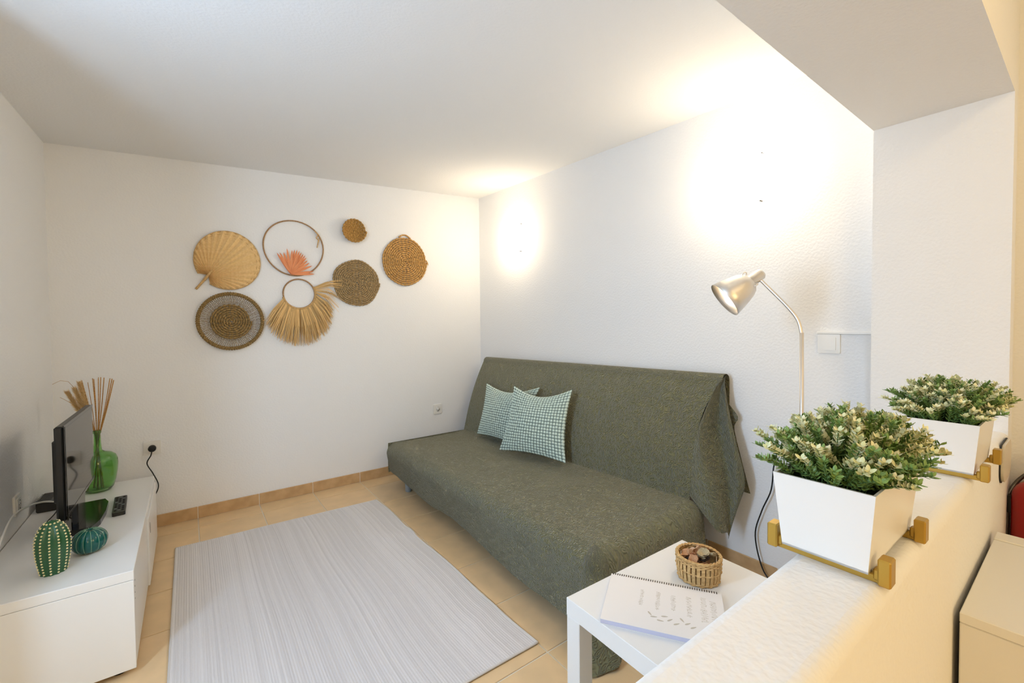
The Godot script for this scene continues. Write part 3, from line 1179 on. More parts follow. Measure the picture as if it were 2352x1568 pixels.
func television() -> void:
	var t := thing("television", Vector3(-2.56, BENCH_Y, 0.85), "small black flat television on the white bench", "television")
	var xs := -2.538
	var z0 := 0.575
	var z1 := 1.135
	var y0 := 0.505
	var y1 := 0.858
	var o := t.position
	var B := Basis(Vector3.UP, -0.012)
	var mid := Vector3(xs - 0.014, (y0 + y1) / 2, (z0 + z1) / 2) - o
	# casing with a rounded rear
	var st := st_new(false)
	bbox(st, mid, Vector3(0.026, y1 - y0, z1 - z0), 0.006, B)
	bbox(st, mid + Vector3(-0.022, -0.01, 0), Vector3(0.026, (y1 - y0) * 0.7, (z1 - z0) * 0.7), 0.008, B)
	obj("casing", st, M.black, t)
	st = st_new(false)
	bbox(st, mid + Vector3(0.0133, 0.004, 0), Vector3(0.001, y1 - y0 - 0.030, z1 - z0 - 0.022), 0.0003, B)
	obj("screen", st, M.screen, t)
	st = st_new(false)
	for s in [-1, 1]:
		bbox(st, mid + Vector3(0.0138, 0.004 + s * ((y1 - y0) / 2 - 0.008), 0), Vector3(0.002, 0.012, z1 - z0 - 0.004), 0.0005, B)
		bbox(st, mid + Vector3(0.0138, 0.0, s * ((z1 - z0) / 2 - 0.006)), Vector3(0.002, y1 - y0 - 0.004, 0.010), 0.0005, B)
	obj("bezel", st, M.black_gloss, t)
	# neck and foot
	box("neck", Vector3(-2.560, 0.455, 0.80) - o, Vector3(0.022, 0.13, 0.16), M.black_gloss, t, 0.004)
	st = st_new(false)
	var poly := PackedVector2Array()
	var pts := [Vector2(-2.64, 0.55), Vector2(-2.505, 0.545), Vector2(-2.487, 0.60), Vector2(-2.482, 0.72), Vector2(-2.487, 0.84), Vector2(-2.505, 0.915), Vector2(-2.64, 0.92)]
	for p in pts: poly.append(Vector2(p.x - o.x, -(p.y - o.z)))
	plate(st, poly, 0.022, Transform3D(Basis(Vector3.RIGHT, Vector3.FORWARD, Vector3.UP), Vector3(0, 0.001, 0)))
	obj("foot", st, M.black_gloss, t)


func bottle() -> void:
	var at := Vector3(-2.556, BENCH_Y, 0.305)
	var b := thing("demijohn_bottle", at, "round green glass demijohn holding dried reeds", "bottle")
	var outp := [Vector2(0.0, 0.004), Vector2(0.035, 0.001), Vector2(0.050, 0.004), Vector2(0.060, 0.018), Vector2(0.070, 0.055), Vector2(0.0765, 0.10), Vector2(0.079, 0.135), Vector2(0.0775, 0.160), Vector2(0.070, 0.181), Vector2(0.052, 0.195), Vector2(0.029, 0.202), Vector2(0.0175, 0.212), Vector2(0.0145, 0.25), Vector2(0.0138, 0.298), Vector2(0.0165, 0.302), Vector2(0.017, 0.312), Vector2(0.0155, 0.316)]
	var inp := []
	for i in range(outp.size() - 1, -1, -1):
		var p: Vector2 = outp[i]
		inp.append(Vector2(maxf(p.x - 0.0032, 0.0), p.y + (0.006 if p.y < 0.02 else 0.0)))
	var st := st_new(true)
	lathe(st, outp + inp, 48)
	obj("glass", st, M.green_glass, b)
	# reeds stand in the bottle
	var tips := [[-0.115, 0.575], [-0.105, 0.580], [-0.095, 0.570], [-0.075, 0.565], [-0.040, 0.588], [-0.034, 0.584], [-0.010, 0.590], [-0.002, 0.588], [0.008, 0.592], [0.022, 0.586], [0.062, 0.583], [0.070, 0.578], [0.082, 0.572]]
	for k in tips.size():
		var tip := Vector3(tips[k][0] * 0.66 + 0.018, tips[k][1], rng.randf_range(-0.03, 0.04))
		var neck := Vector3(clampf(tip.x * 0.12, -0.008, 0.008), 0.28, rng.randf_range(-0.006, 0.006))
		var foot := Vector3(-tip.x * 0.35 + rng.randf_range(-0.015, 0.015), 0.014, rng.randf_range(-0.025, 0.025))
		var s2 := st_new(true)
		tube(s2, smooth_path([foot, foot.lerp(neck, 0.5), neck, neck.lerp(tip, 0.5) + Vector3(0.002, 0, 0), tip], 14), rng.randf_range(0.0014, 0.0026), 6)
		var r := obj("dried_reed", s2, M.reed)
		r.position = at
		tag(r, "thin tan dried reed standing in the green bottle", "reed", "dried reeds in the green bottle")
	for k in 3:
		var top := Vector3([-0.075, -0.105, -0.055][k], [0.545, 0.525, 0.575][k], [0.02, -0.01, 0.03][k])
		var neck := Vector3(-0.006, 0.285, 0.004 * (k - 1))
		var pl := thing("pampas_plume", at, "fluffy cream pampas plume standing in the green bottle", "dried plant", "pampas plumes in the green bottle")
		var s3 := st_new(true)
		var stalk := smooth_path([Vector3(0.02, 0.014, 0.01 * k), neck, neck.lerp(top, 0.55)], 12)
		tube(s3, stalk, 0.0013, 5)
		obj("stalk", s3, M.reed, pl)
		s3 = st_new(false)
		var ax := (top - neck).normalized()
		var start := neck.lerp(top, 0.48)
		for i in 1000:
			var f := pow(rng.randf(), 0.8)
			var c := start.lerp(top, f * 0.92)
			var a := rng.randf() * TAU
			var fr := frame_at(ax)
			var dir: Vector3 = ax * 1.0 + (fr[0] * cos(a) + fr[1] * sin(a)) * (0.85 - 0.45 * f)
			dir = dir.normalized()
			var e := c + dir * rng.randf_range(0.018, 0.034)
			var sd := dir.cross(Vector3(rng.randf() - 0.5, rng.randf() - 0.5, rng.randf() - 0.5)).normalized() * 0.0011
			tri(s3, c - sd, c + sd, e)
		tag(obj("plume", s3, M.pampas, pl), "", "", "", "stuff")
	# two stray bent stems
	for k in 2:
		var s4 := st_new(true)
		var keys: Array = [[Vector3(-0.004, 0.28, 0), Vector3(-0.05, 0.48, 0.01), Vector3(-0.10, 0.585, 0.02), Vector3(-0.15, 0.572, 0.03)], [Vector3(0.0, 0.28, 0), Vector3(-0.03, 0.40, 0.02), Vector3(-0.085, 0.47, 0.03), Vector3(-0.125, 0.505, 0.03)]][k]
		tube(s4, smooth_path([Vector3(0.01, 0.02, 0.0)] + keys, 20), 0.0008, 5)
		var r := obj("bent_stem", s4, M.reed)
		r.position = at
		tag(r, "hair-thin bent dried stem arching out of the green bottle", "dried plant", "bent stems in the green bottle")


func ornaments() -> void:
	# tall barrel cactus with raised cream dots
	var at := Vector3(-2.562, BENCH_Y, 1.235)
	var c := thing("cactus_ornament", at, "tall green ceramic cactus ornament with rows of cream dots", "ornament")
	var hgt := 0.182
	var ribs := 12
	var prof := func(v: float) -> float:
		if v > 0.55: return 0.0435 * sqrt(maxf(0.0, 1.0 - pow((v - 0.55) / 0.45, 2.0) * 0.995))
		return lerpf(0.032, 0.0435, sin(v / 0.55 * PI / 2))
	var surf := func(u: float, v: float) -> Vector3:
		var r: float = prof.call(v) * (1.0 + 0.05 * cos(u * TAU * ribs))
		return Vector3(cos(u * TAU) * r, v * hgt, sin(u * TAU) * r)
	var st := st_new(true)
	grid_f(st, ribs * 8, 36, surf, Vector2.ONE, true, true)
	lathe(st, [Vector2(0, 0.0), Vector2(0.032, 0.0)], 48)
	obj("body", st, M.cactus, c)
	var dst := st_new(true)
	lathe(dst, [Vector2(0.0030, -0.0006), Vector2(0.0028, 0.0012), Vector2(0.0017, 0.0023), Vector2(0, 0.0026)], 8)
	var dot := mesh_of(dst)
	var ts := []
	for k in ribs:
		for i in 17:
			var v := 0.04 + 0.92 * i / 16.0
			var p: Vector3 = surf.call(float(k) / ribs, v)
			var p2: Vector3 = surf.call(float(k) / ribs, v + 0.01)
			var tan_ := (p2 - p).normalized()
			var side := Vector3(-sin(TAU * k / ribs), 0, cos(TAU * k / ribs))
			var nn := tan_.cross(side).normalized()
			if nn.dot(Vector3(p.x, 0.01, p.z)) < 0: nn = -nn
			var fr := frame_at(nn)
			ts.append(Transform3D(Basis(fr[0], nn, fr[1]), p))
	multi("dots", dot, M.cactus_dot, ts, c)
	# squat teal cactus with pale ribs
	at = Vector3(-2.484, BENCH_Y, 1.125)
	c = thing("cactus_ornament", at, "squat round glossy teal ceramic cactus ornament with pale rib lines", "ornament")
	ribs = 14
	var surf2 := func(u: float, v: float) -> Vector3:
		var a := lerpf(-0.42, 0.5, v) * PI
		var rr := 0.05 * pow(maxf(cos(a), 0.0), 0.72) * (1.0 + 0.05 * absf(sin(u * PI * ribs)))
		var y := 0.043 + 0.043 * sin(a) * (1.0 if a > 0 else 1.03) - 0.009 * exp(-pow(rr / 0.008, 2.0)) * float(a > 0)
		return Vector3(cos(u * TAU) * rr, maxf(y, 0.0008), sin(u * TAU) * rr)
	st = st_new(true)
	grid_f(st, ribs * 8, 28, surf2, Vector2.ONE, true, true)
	obj("body", st, M.cactus_teal, c)
	for k in ribs:
		st = st_new(true)
		var pts := []
		for i in 21: pts.append(surf2.call(float(k) / ribs, 0.08 + 0.88 * i / 20.0))
		tube(st, pts, 0.00105, 6)
		obj("rib_line", st, M.cactus_line, c)


func bench_bits() -> void:
	# remote control
	var r := thing("remote_control", Vector3(-2.442, BENCH_Y, 0.655), "black remote control lying on the white bench", "remote control", "", 0.055)
	var st := st_new(false)
	plate(st, round_rect(0.046, 0.245, 0.008), 0.016, Transform3D(Basis(Vector3.RIGHT, Vector3.FORWARD, Vector3.UP), Vector3(0, 0.001, 0)))
	obj("body", st, M.black, r)
	for i in 9:
		for j in 3:
			var km: Material = M.grey_key if (i * 3 + j) % 4 == 1 else M.rubber
			box("key", Vector3(-0.013 + 0.013 * j, 0.0178, -0.10 + 0.024 * i), Vector3(0.009, 0.003, 0.012), km, r, 0.001)
	# receiver box behind the television
	var b := thing("receiver_box", Vector3(-2.70, BENCH_Y, 0.44), "small black receiver box behind the television", "receiver")
	box("casing", Vector3(0, 0.026, 0), Vector3(0.085, 0.048, 0.15), M.black, b, 0.004)
	for i in 6: box("vent_slot", Vector3(-0.02, 0.0503, -0.05 + 0.02 * i), Vector3(0.05, 0.0012, 0.006), M.rubber, b, 0.0003)
	var cb := st_new(true)
	tube(cb, smooth_path([Vector3(-2.672, 0.405, 0.50), Vector3(-2.70, 0.45, 0.62), Vector3(-2.715, 0.485, 0.78), Vector3(-2.72, 0.50, 0.95), Vector3(-2.715, 0.45, 1.13), Vector3(-2.72, 0.376, 1.28)], 40), 0.0036, 8)
	tag(obj("aerial_cable", cb, M.white_plastic), "white cable arching from the receiver box along the left wall", "cable")
	cb = st_new(true)
	tube(cb, smooth_path([Vector3(-2.655, 0.40, 0.50), Vector3(-2.665, 0.385, 0.62), Vector3(-2.68, 0.374, 0.72), Vector3(-2.66, 0.374, 0.86), Vector3(-2.63, 0.374, 0.90), Vector3(-2.615, 0.374, 0.84), Vector3(-2.60, 0.39, 0.74), Vector3(-2.585, 0.43, 0.70)], 50), 0.0024, 7)
	tag(obj("power_cable", cb, M.rubber), "black cable looping on the bench behind the television", "cable")
	cb = st_new(true)
	var coil := []
	for i in 60:
		var f := i / 59.0
		coil.append(Vector3(-2.665 + 0.012 * cos(f * 16.0), 0.425 + 0.085 * f, 0.43 + 0.012 * sin(f * 16.0) + 0.01 * f))
	tube(cb, coil, 0.0018, 6)
	tag(obj("coiled_cable", cb, M.rubber), "thin black coiled cable rising behind the television", "cable")


# ---------------------------------------------------------------- woven things on the back wall

func wall_at(x: float, y: float, z := 0.0) -> Vector3:
	return Vector3(x, y, z)


# spiral of twisted rope lying flat in x-y; wobble makes the outline uneven
func rope_disc(c: Node3D, called: String, m: Material, r0: float, r1: float, turns: float, thick: float, dish: Callable, wob: Callable, lumps := 0.50) -> void:
	var pts := []
	var rad := []
	var total := turns * TAU
	var n := int(turns * 110)
	for i in n + 1:
		var a := total * i / n
		var f := float(i) / n
		var r: float = lerpf(r0, r1, f)
		var w: float = 1.0 + wob.call(a) * f
		pts.append(Vector3(cos(a) * r * w, sin(a) * r * w, dish.call(r)))
		var arc := a * (r0 + (r1 - r0) * f * 0.5)
		rad.append(thick * (1.0 + lumps * 0.6 * sin(arc / thick * 1.6)))
	var st := st_new(true)
	tube(st, pts, rad, 7)
	obj(called, st, m, c)


func wall_decor() -> void:
	# palm-leaf hand fan
	var at := Vector3(-2.052, 1.545, 0.004)
	var f := thing("palm_fan", at, "rounded palm-leaf hand fan with a short stick handle on the wall", "fan")
	var ctr := Vector2(-1.945, 1.640) - Vector2(at.x, at.y)
	var edge := func(a: float) -> float:
		# distance from the stick to a rounded outline, in direction a
		var d := Vector2(cos(a), sin(a))
		var R := 0.182
		var bq := d.dot(ctr)
		var disc := bq * bq - ctr.length_squared() + R * R
		var lobes := 1.0 + 0.035 * cos(2.0 * (a - 0.75)) - 0.03 * sin(3.0 * a)
		return (bq + sqrt(maxf(disc, 0.0))) * lobes
	var st := st_new(false)
	var np := 64
	var rows := []
	var a0 := -1.45
	var a1 := 3.02
	for i in np + 1:
		var a := lerpf(a0, a1, float(i) / np)
		var R: float = edge.call(a)
		var r := PackedVector3Array()
		for j in 9:
			var q := j / 8.0
			r.append(Vector3(cos(a) * R * q, sin(a) * R * q, 0.006 + (0.013 if i % 2 else 0.0) * sqrt(q) + 0.006 * sin(q * PI)))
		rows.append(r)
	grid(st, rows, func(i, j): return Vector2(i * 0.1, j * 0.1))
	obj("leaf", st, M.palm, f)
	st = st_new(true)
	var rim := []
	for i in np * 2 + 1:
		var a := lerpf(a0, a1, float(i) / (np * 2))
		var R: float = edge.call(a)
		rim.append(Vector3(cos(a) * R, sin(a) * R, 0.009))
	tube(st, rim, 0.0042, 7)
	obj("bound_edge", st, M.straw, f)
	# second row of binding just inside the edge
	st = st_new(true)
	var rim2 := []
	for p in rim: rim2.append(p * 0.935 + Vector3(0, 0, 0.004))
	tube(st, rim2, 0.0014, 5)
	obj("stitch_line", st, M.straw, f)
	st = st_new(true)
	tube(st, smooth_path([Vector3(0.022, 0.030, 0.018), Vector3(0.0, 0.0, 0.018), Vector3(-0.033, -0.048, 0.012), Vector3(-0.066, -0.093, 0.009)], 16), 0.0068, 8)
	obj("handle", st, M.straw, f)
	st = st_new(true)
	for k in 6:
		var p := Vector3(-0.004, -0.006, 0.013).lerp(Vector3(-0.022, -0.032, 0.012), k / 5.0)
		tube(st, circle(p, 0.0085, 14, Vector3(0.82, -0.57, 0), Vector3(0, 0, 1)), 0.0016, 5, true)
	obj("binding", st, M.straw, f)
	# hoop with a coral palm leaf
	at = Vector3(-1.549, 1.763, 0.007)
	f = thing("twig_hoop", at, "thin wooden hoop holding a coral dried palm leaf on the wall", "wall hanging")
	st = st_new(true)
	var hp := []
	for i in 120:
		var a := TAU * i / 120
		var R := 0.192 + 0.002 * sin(a * 3.0)
		hp.append(Vector3(cos(a) * R, sin(a) * R, 0.001 * sin(a * 40.0)))
	tube(st, hp, 0.0046, 8, true)
	obj("hoop", st, M.twig, f)
	st = st_new(true)
	tube(st, smooth_path([Vector3(0.135, 0.135, 0.006), Vector3(0.155, 0.108, 0.012), Vector3(0.145, 0.085, 0.008), Vector3(0.158, 0.07, 0.008), Vector3(0.152, 0.03, 0.006), Vector3(0.150, 0.015, 0.006)], 24), 0.0035, 6)
	tube(st, smooth_path([Vector3(0.15, 0.12, 0.006), Vector3(0.165, 0.10, 0.010), Vector3(0.160, 0.055, 0.008)], 14), 0.0026, 6)
	obj("tied_cord", st, M.straw, f)
	var base := Vector3(-0.027, -0.186, 0.006)
	var angs := [2.12, 2.02, 1.86, 1.70, 1.52, 1.42, 1.33, 1.24, 1.15, 1.06, 0.97, 0.88, 0.76, 0.62, 0.45, 0.18, 0.05]
	var lens := [0.165, 0.160, 0.155, 0.178, 0.168, 0.176, 0.178, 0.176, 0.172, 0.168, 0.165, 0.160, 0.150, 0.148, 0.155, 0.150, 0.152]
	for k in angs.size():
		var d := Vector3(cos(angs[k]), sin(angs[k]), 0)
		var sd := Vector3(-d.y, d.x, 0)
		var L: float = lens[k]
		st = st_new(false)
		grid_f(st, 12, 4, func(u: float, v: float):
			var w := 0.0085 * pow(sin(PI * clampf(0.04 + u * 0.96, 0, 1)), 0.6)
			var q := v * 2 - 1
			return base + d * L * u + sd * w * q + Vector3(0, 0, 0.004 + 0.012 * u * (0.5 + 0.5 * sin(k * 2.1)) + 0.004 * absf(q)), Vector2.ONE)
		obj("leaf_blade", st, M.coral, f)
	# small bowl basket
	at = Vector3(-1.137, 1.931, 0.004)
	f = thing("bowl_basket", at, "small shallow brown coiled bowl basket on the wall", "basket")
	rope_disc(f, "coil", M.seagrass_dark, 0.003, 0.088, 9.0, 0.0062, func(r): return 0.008 + 0.030 * pow(r / 0.09, 3.0), func(a): return 0.012 * sin(a * 2.0))
	# two round seagrass mats
	at = Vector3(-1.120, 1.541, 0.003)
	f = thing("seagrass_mat", at, "grey-tan round coiled seagrass mat beside the raffia fringe", "mat", "round woven mats on the wall")
	rope_disc(f, "coil", M.seagrass_grey, 0.003, 0.176, 13.0, 0.0066, func(_r): return 0.006, func(a): return 0.022 * sin(a * 5.0 + 0.6) + 0.015 * sin(a * 3.0))
	at = Vector3(-0.727, 1.732, 0.003)
	f = thing("seagrass_mat", at, "golden oval coiled seagrass mat with a hanging loop", "mat", "round woven mats on the wall")
	rope_disc(f, "coil", M.seagrass_gold, 0.003, 0.192, 12.0, 0.0076, func(_r): return 0.007, func(a): return 0.03 * sin(a + 1.2) * sin(a) - 0.008 * cos(a * 2.0) + 0.008 * sin(a * 7.0))
	st = st_new(true)
	tube(st, smooth_path([Vector3(-0.05, 0.19, 0.007), Vector3(-0.02, 0.209, 0.008), Vector3(0.015, 0.209, 0.008), Vector3(0.05, 0.187, 0.007)], 16), 0.006, 7)
	obj("loop", st, M.seagrass_gold, f)
	st = st_new(true)
	tube(st, smooth_path([Vector3(0.185, 0.02, 0.007), Vector3(0.199, 0.0, 0.008), Vector3(0.203, -0.022, 0.010)], 10), [0.0055, 0.0055, 0.005, 0.005, 0.0045, 0.0045, 0.004, 0.004, 0.003, 0.002, 0.001], 7)
	obj("loose_end", st, M.seagrass_gold, f)
	# openwork tray
	at = Vector3(-1.936, 1.250, 0.004)
	f = thing("openwork_tray", at, "round seagrass tray with an openwork band below the palm fan", "tray")
	rope_disc(f, "woven_centre", M.seagrass_tray, 0.003, 0.114, 8.0, 0.0068, func(_r): return 0.009, func(_a): return 0.004)
	for k in 2:
		st = st_new(true)
		var pts := []
		for i in 240:
			var a := TAU * i / 240
			var R := 0.178 + 0.0065 * cos(a * 42.0 + PI * k)
			pts.append(Vector3(cos(a) * R, sin(a) * R, 0.020 + 0.0055 * sin(a * 42.0 + PI * k)))
		tube(st, pts, 0.0068, 7, true)
		obj("braided_rim", st, M.seagrass_tray, f)
	st = st_new(true)
	for i in 190:
		var a := TAU * i / 190 + rng.randf_range(-0.012, 0.012)
		var a2 := a + 0.10 * (1 if i % 2 else -1)
		tube(st, [Vector3(cos(a) * 0.112, sin(a) * 0.112, 0.009), Vector3(cos(a2) * 0.176, sin(a2) * 0.176, 0.019)], 0.0011, 4, false, false)
	tag(obj("openwork_band", st, M.seagrass_tray, f), "", "", "", "stuff")
	# raffia fringe on a small ring
	at = Vector3(-1.523, 1.442, 0.006)
	f = thing("raffia_hanging", at, "raffia fringe skirt hung from a small twig ring", "wall hanging")
	st = st_new(true)
	tube(st, circle(Vector3.ZERO, 0.103, 72), 0.0048, 8, true)
	obj("ring", st, M.twig, f)
	st = st_new(true)
	var kn := []
	for i in 90:
		var a := lerpf(-PI - 0.10 + 0.35, 0.50, i / 89.0)
		kn.append(Vector3(cos(a) * 0.107, sin(a) * 0.107, 0.004 + 0.002 * sin(i * 2.4)))
	tube(st, kn, 0.0075, 7)
	obj("knotted_band", st, M.straw, f)
	st = st_new(false)
	for i in 460:
		var q := rng.randf()
		var wild := q > 0.93
		var a := lerpf(-PI + 0.30, 0.22, q) if not wild else rng.randf_range(0.10, 0.50)
		var s := Vector3(cos(a) * 0.103, sin(a) * 0.103, 0.006)
		# strands fall and fan out
		var fan := (a + PI / 2)
		var dir := Vector3(sin(fan * 0.50 + rng.randf_range(-0.06, 0.06)), -cos(fan * 0.50), 0)
		var L := 0.262 - 0.055 * pow(absf(fan) / 1.5, 2.0) + rng.randf_range(-0.025, 0.012)
		L -= 0.103 * (1.0 - cos(fan)) * 0.45
		if wild:
			var w := (a - 0.10) / 0.40
			dir = Vector3(cos(lerpf(-0.75, 0.42, w)), sin(lerpf(-0.75, 0.42, w)), 0)
			L = rng.randf_range(0.13, 0.22)
		var z0 := rng.randf_range(0.0, 0.026)
		var e := s + dir * L + Vector3(0, 0, z0)
		var mid := s.lerp(e, 0.5) + Vector3(dir.x * 0.012 + rng.randf_range(-0.006, 0.006), (0.018 if wild else 0.0), 0.010 + z0 * 0.6)
		var sd := Vector3(-dir.y, dir.x, rng.randf_range(-0.6, 0.6)).normalized()
		var wdt := rng.randf_range(0.0014, 0.0032)
		var k := rng.randf_range(0.50, 1.0)
		st.set_color(Color(k, k * 0.97, k * 0.92))
		for seg in [[s, mid, 1.0, 1.0], [mid, e, 1.0, 0.4]]:
			var p0: Vector3 = seg[0]
			var p1: Vector3 = seg[1]
			tri(st, p0 - sd * wdt * seg[2], p1 + sd * wdt * seg[3], p0 + sd * wdt * seg[2])
			tri(st, p0 - sd * wdt * seg[2], p1 - sd * wdt * seg[3], p1 + sd * wdt * seg[3])
	tag(obj("fringe", st, M.raffia, f), "straw coloured raffia strands", "", "", "stuff")


# ---------------------------------------------------------------- lamps

func sconces() -> void:
	var spots := [
		[Vector3(0, 1.905, 0.566), 0.0, WALL, "lit round white glass wall light near the room corner", "round wall lights above the sofa"],
		[Vector3(0, 1.890, 2.396), 0.0, WALL, "lit round white glass wall light above the floor lamp", "round wall lights above the sofa"]]
	for k in spots.size():
		var at: Vector3 = spots[k][0]
		var s := thing("wall_light", at, spots[k][3], "wall light", spots[k][4], spots[k][1])
		# turned so that the lathe's axis points into the room
		var B := Basis(Vector3.UP, Vector3.LEFT, Vector3.BACK)
		var st := st_new(true)
		lathe(st, [Vector2(0, 0.0), Vector2(0.098, 0.0), Vector2(0.100, 0.004), Vector2(0.098, 0.014), Vector2(0.0, 0.014)], 48, Vector3.ZERO, B)
		obj("back_plate", st, M.white_plastic, s)
		st = st_new(true)
		var prof := [Vector2(0.124, 0.014), Vector2(0.126, 0.018)]
		for i in 11: prof.append(Vector2(0.124 * cos(PI / 2 * i / 10.0), 0.020 + 0.062 * sin(PI / 2 * i / 10.0)))
		lathe(st, prof, 48, Vector3.ZERO, B)
		obj("glass_shade", st, M.glow_warm, s)
		for j in 3:
			var a := TAU * j / 3 + 0.55
			st = st_new(true)
			lathe(st, [Vector2(0, 0), Vector2(0.004, 0), Vector2(0.004, 0.02), Vector2(0.0, 0.022)], 10, Vector3(0, cos(a) * 0.1245, sin(a) * 0.1245), B)
			obj("clip", st, M.steel, s)
		lamp(s, "wall_light_glow", Vector3(-0.10, 0, 0), WALL_COLOR, spots[k][2], 0.07)


func floor_lamp() -> void:
	var x := -0.45
	var z := 2.79
	var l := thing("floor_lamp", Vector3(x, 0, z), "brushed nickel reading floor lamp with a bell shade beside the sofa", "floor lamp")
	var o := l.position
	var st := st_new(true)
	lathe(st, [Vector2(0, 0.0), Vector2(0.085, 0.0), Vector2(0.086, 0.010), Vector2(0.080, 0.016), Vector2(0.014, 0.022), Vector2(0.010, 0.03), Vector2(0, 0.03)], 48)
	obj("base", st, M.nickel, l)
	st = st_new(true)
	tube(st, [Vector3(0, 0.02, 0), Vector3(0, 0.6, 0), Vector3(0, 1.18, -0.004)], 0.0068, 14)
	obj("pole", st, M.nickel, l)
	st = st_new(true)
	tube(st, smooth_path([Vector3(0, 1.17, -0.004), Vector3(0, 1.205, -0.010), Vector3(0, 1.235, -0.022), Vector3(0, 1.275, -0.052), Vector3(0, 1.318, -0.090), Vector3(-0.012, 1.385, -0.146)], 40), 0.0058, 12)
	obj("gooseneck", st, M.nickel, l)
	# bell shade pointing down towards the sofa
	var cap := Vector3(x, 1.400, 2.655) - o
	var mouth := Vector3(x - 0.092, 1.302, 2.560) - o
	var ax := (mouth - cap).normalized()
	var fr := frame_at(ax)
	var B := Basis(fr[0], ax, fr[1])
	if B.determinant() < 0: B = Basis(fr[1], ax, fr[0])
	var L := cap.distance_to(mouth)
	st = st_new(true)
	var outp := [Vector2(0.030, 0.052), Vector2(0.040, 0.060), Vector2(0.050, 0.078), Vector2(0.058, 0.105), Vector2(0.0655, 0.135), Vector2(0.0715, L), Vector2(0.0705, L + 0.0008), Vector2(0.064, 0.135), Vector2(0.0565, 0.105), Vector2(0.048, 0.078), Vector2(0.038, 0.062), Vector2(0.028, 0.054)]
	lathe(st, outp, 48, cap, B)
	var shade := obj("shade", st, M.nickel, l)
	st = st_new(true)
	lathe(st, [Vector2(0.0, -0.004), Vector2(0.014, -0.002), Vector2(0.0205, 0.006), Vector2(0.0215, 0.05), Vector2(0.030, 0.054), Vector2(0.0, 0.054)], 32, cap, B)
	obj("socket_cap", st, M.nickel, l)
	for k in 4:
		var a := TAU * k / 4 + 0.4
		st = st_new(true)
		var p := cap + ax * 0.056 + (B.x * cos(a) + B.z * sin(a)) * 0.039
		tube(st, circle(p, 0.0075, 14, ax, (B.x * cos(a) + B.z * sin(a))), 0.0022, 6, true)
		obj("vent_ring", st, M.nickel, shade)
	# bulb
	st = st_new(true)
	lathe(st, [Vector2(0.0, 0.058), Vector2(0.014, 0.060), Vector2(0.018, 0.075), Vector2(0.032, 0.105), Vector2(0.034, 0.118), Vector2(0.028, 0.136), Vector2(0.012, 0.146), Vector2(0.0, 0.148)], 28, cap, B)
	obj("bulb", st, M.glow_bulb, l)
	lamp(l, "floor_lamp_glow", cap + ax * 0.112, FLOORLAMP_COLOR, FLOORLAMP, 0.03)
	# flex hanging to the floor beside the wall
	st = st_new(true)
	tube(st, smooth_path([Vector3(-0.43, 0.030, 2.86), Vector3(-0.30, 0.02, 2.86), Vector3(-0.13, 0.010, 2.70), Vector3(-0.045, 0.012, 2.56), Vector3(-0.030, 0.05, 2.485), Vector3(-0.026, 0.20, 2.445), Vector3(-0.03, 0.33, 2.475), Vector3(-0.03, 0.44, 2.515), Vector3(-0.028, 0.55, 2.525), Vector3(-0.012, 0.60, 2.53)], 60), 0.0032, 8)
	var fx := obj("lamp_flex", st, M.rubber)
	tag(fx, "black flex of the floor lamp hanging against the white wall", "cable")


# ---------------------------------------------------------------- sockets and switch

func socket(at: Vector3, turn: float, label: String, plugged: bool) -> void:
	var s := thing("wall_socket", at, label, "socket", "", turn)
	var st := st_new(false)
	plate(st, round_rect(0.080, 0.082, 0.005), 0.008)
	obj("frame", st, M.white_plastic, s)
	st = st_new(false)
	plate(st, round_rect(0.056, 0.056, 0.004), 0.0115)
	obj("insert", st, M.white_plastic, s)
	st = st_new(true)
	var B := Basis(Vector3.RIGHT, Vector3.BACK, Vector3.DOWN)
	if plugged:
		lathe(st, [Vector2(0.0, 0.0115), Vector2(0.019, 0.0115), Vector2(0.0195, 0.030), Vector2(0.015, 0.044), Vector2(0.0, 0.046)], 24, Vector3.ZERO, B)
		obj("plug", st, M.rubber, s)
	else:
		lathe(st, [Vector2(0.0192, 0.0116), Vector2(0.0200, 0.0130), Vector2(0.0208, 0.0116)], 28, Vector3.ZERO, B)
		obj("well_ring", st, M.white_plastic, s)
		st = st_new(true)
		lathe(st, [Vector2(0.0, 0.0116), Vector2(0.019, 0.0116), Vector2(0.019, 0.0119), Vector2(0.0, 0.0120)], 28, Vector3.ZERO, B)
		obj("well", st, M.white_plastic, s)
		for x in [-0.0095, 0.0095]:
			st = st_new(true)
			lathe(st, [Vector2(0.0, 0.0119), Vector2(0.0030, 0.0119), Vector2(0.0030, 0.0124), Vector2(0.0, 0.0124)], 12, Vector3(x, 0, 0), B)
			obj("pin_hole", st, M.socket_hole, s)
		box("earth_clip", Vector3(0, 0.017, 0.0125), Vector3(0.005, 0.004, 0.002), M.steel, s, 0.0004)
		box("earth_clip", Vector3(0, -0.017, 0.0125), Vector3(0.005, 0.004, 0.002), M.steel, s, 0.0004)


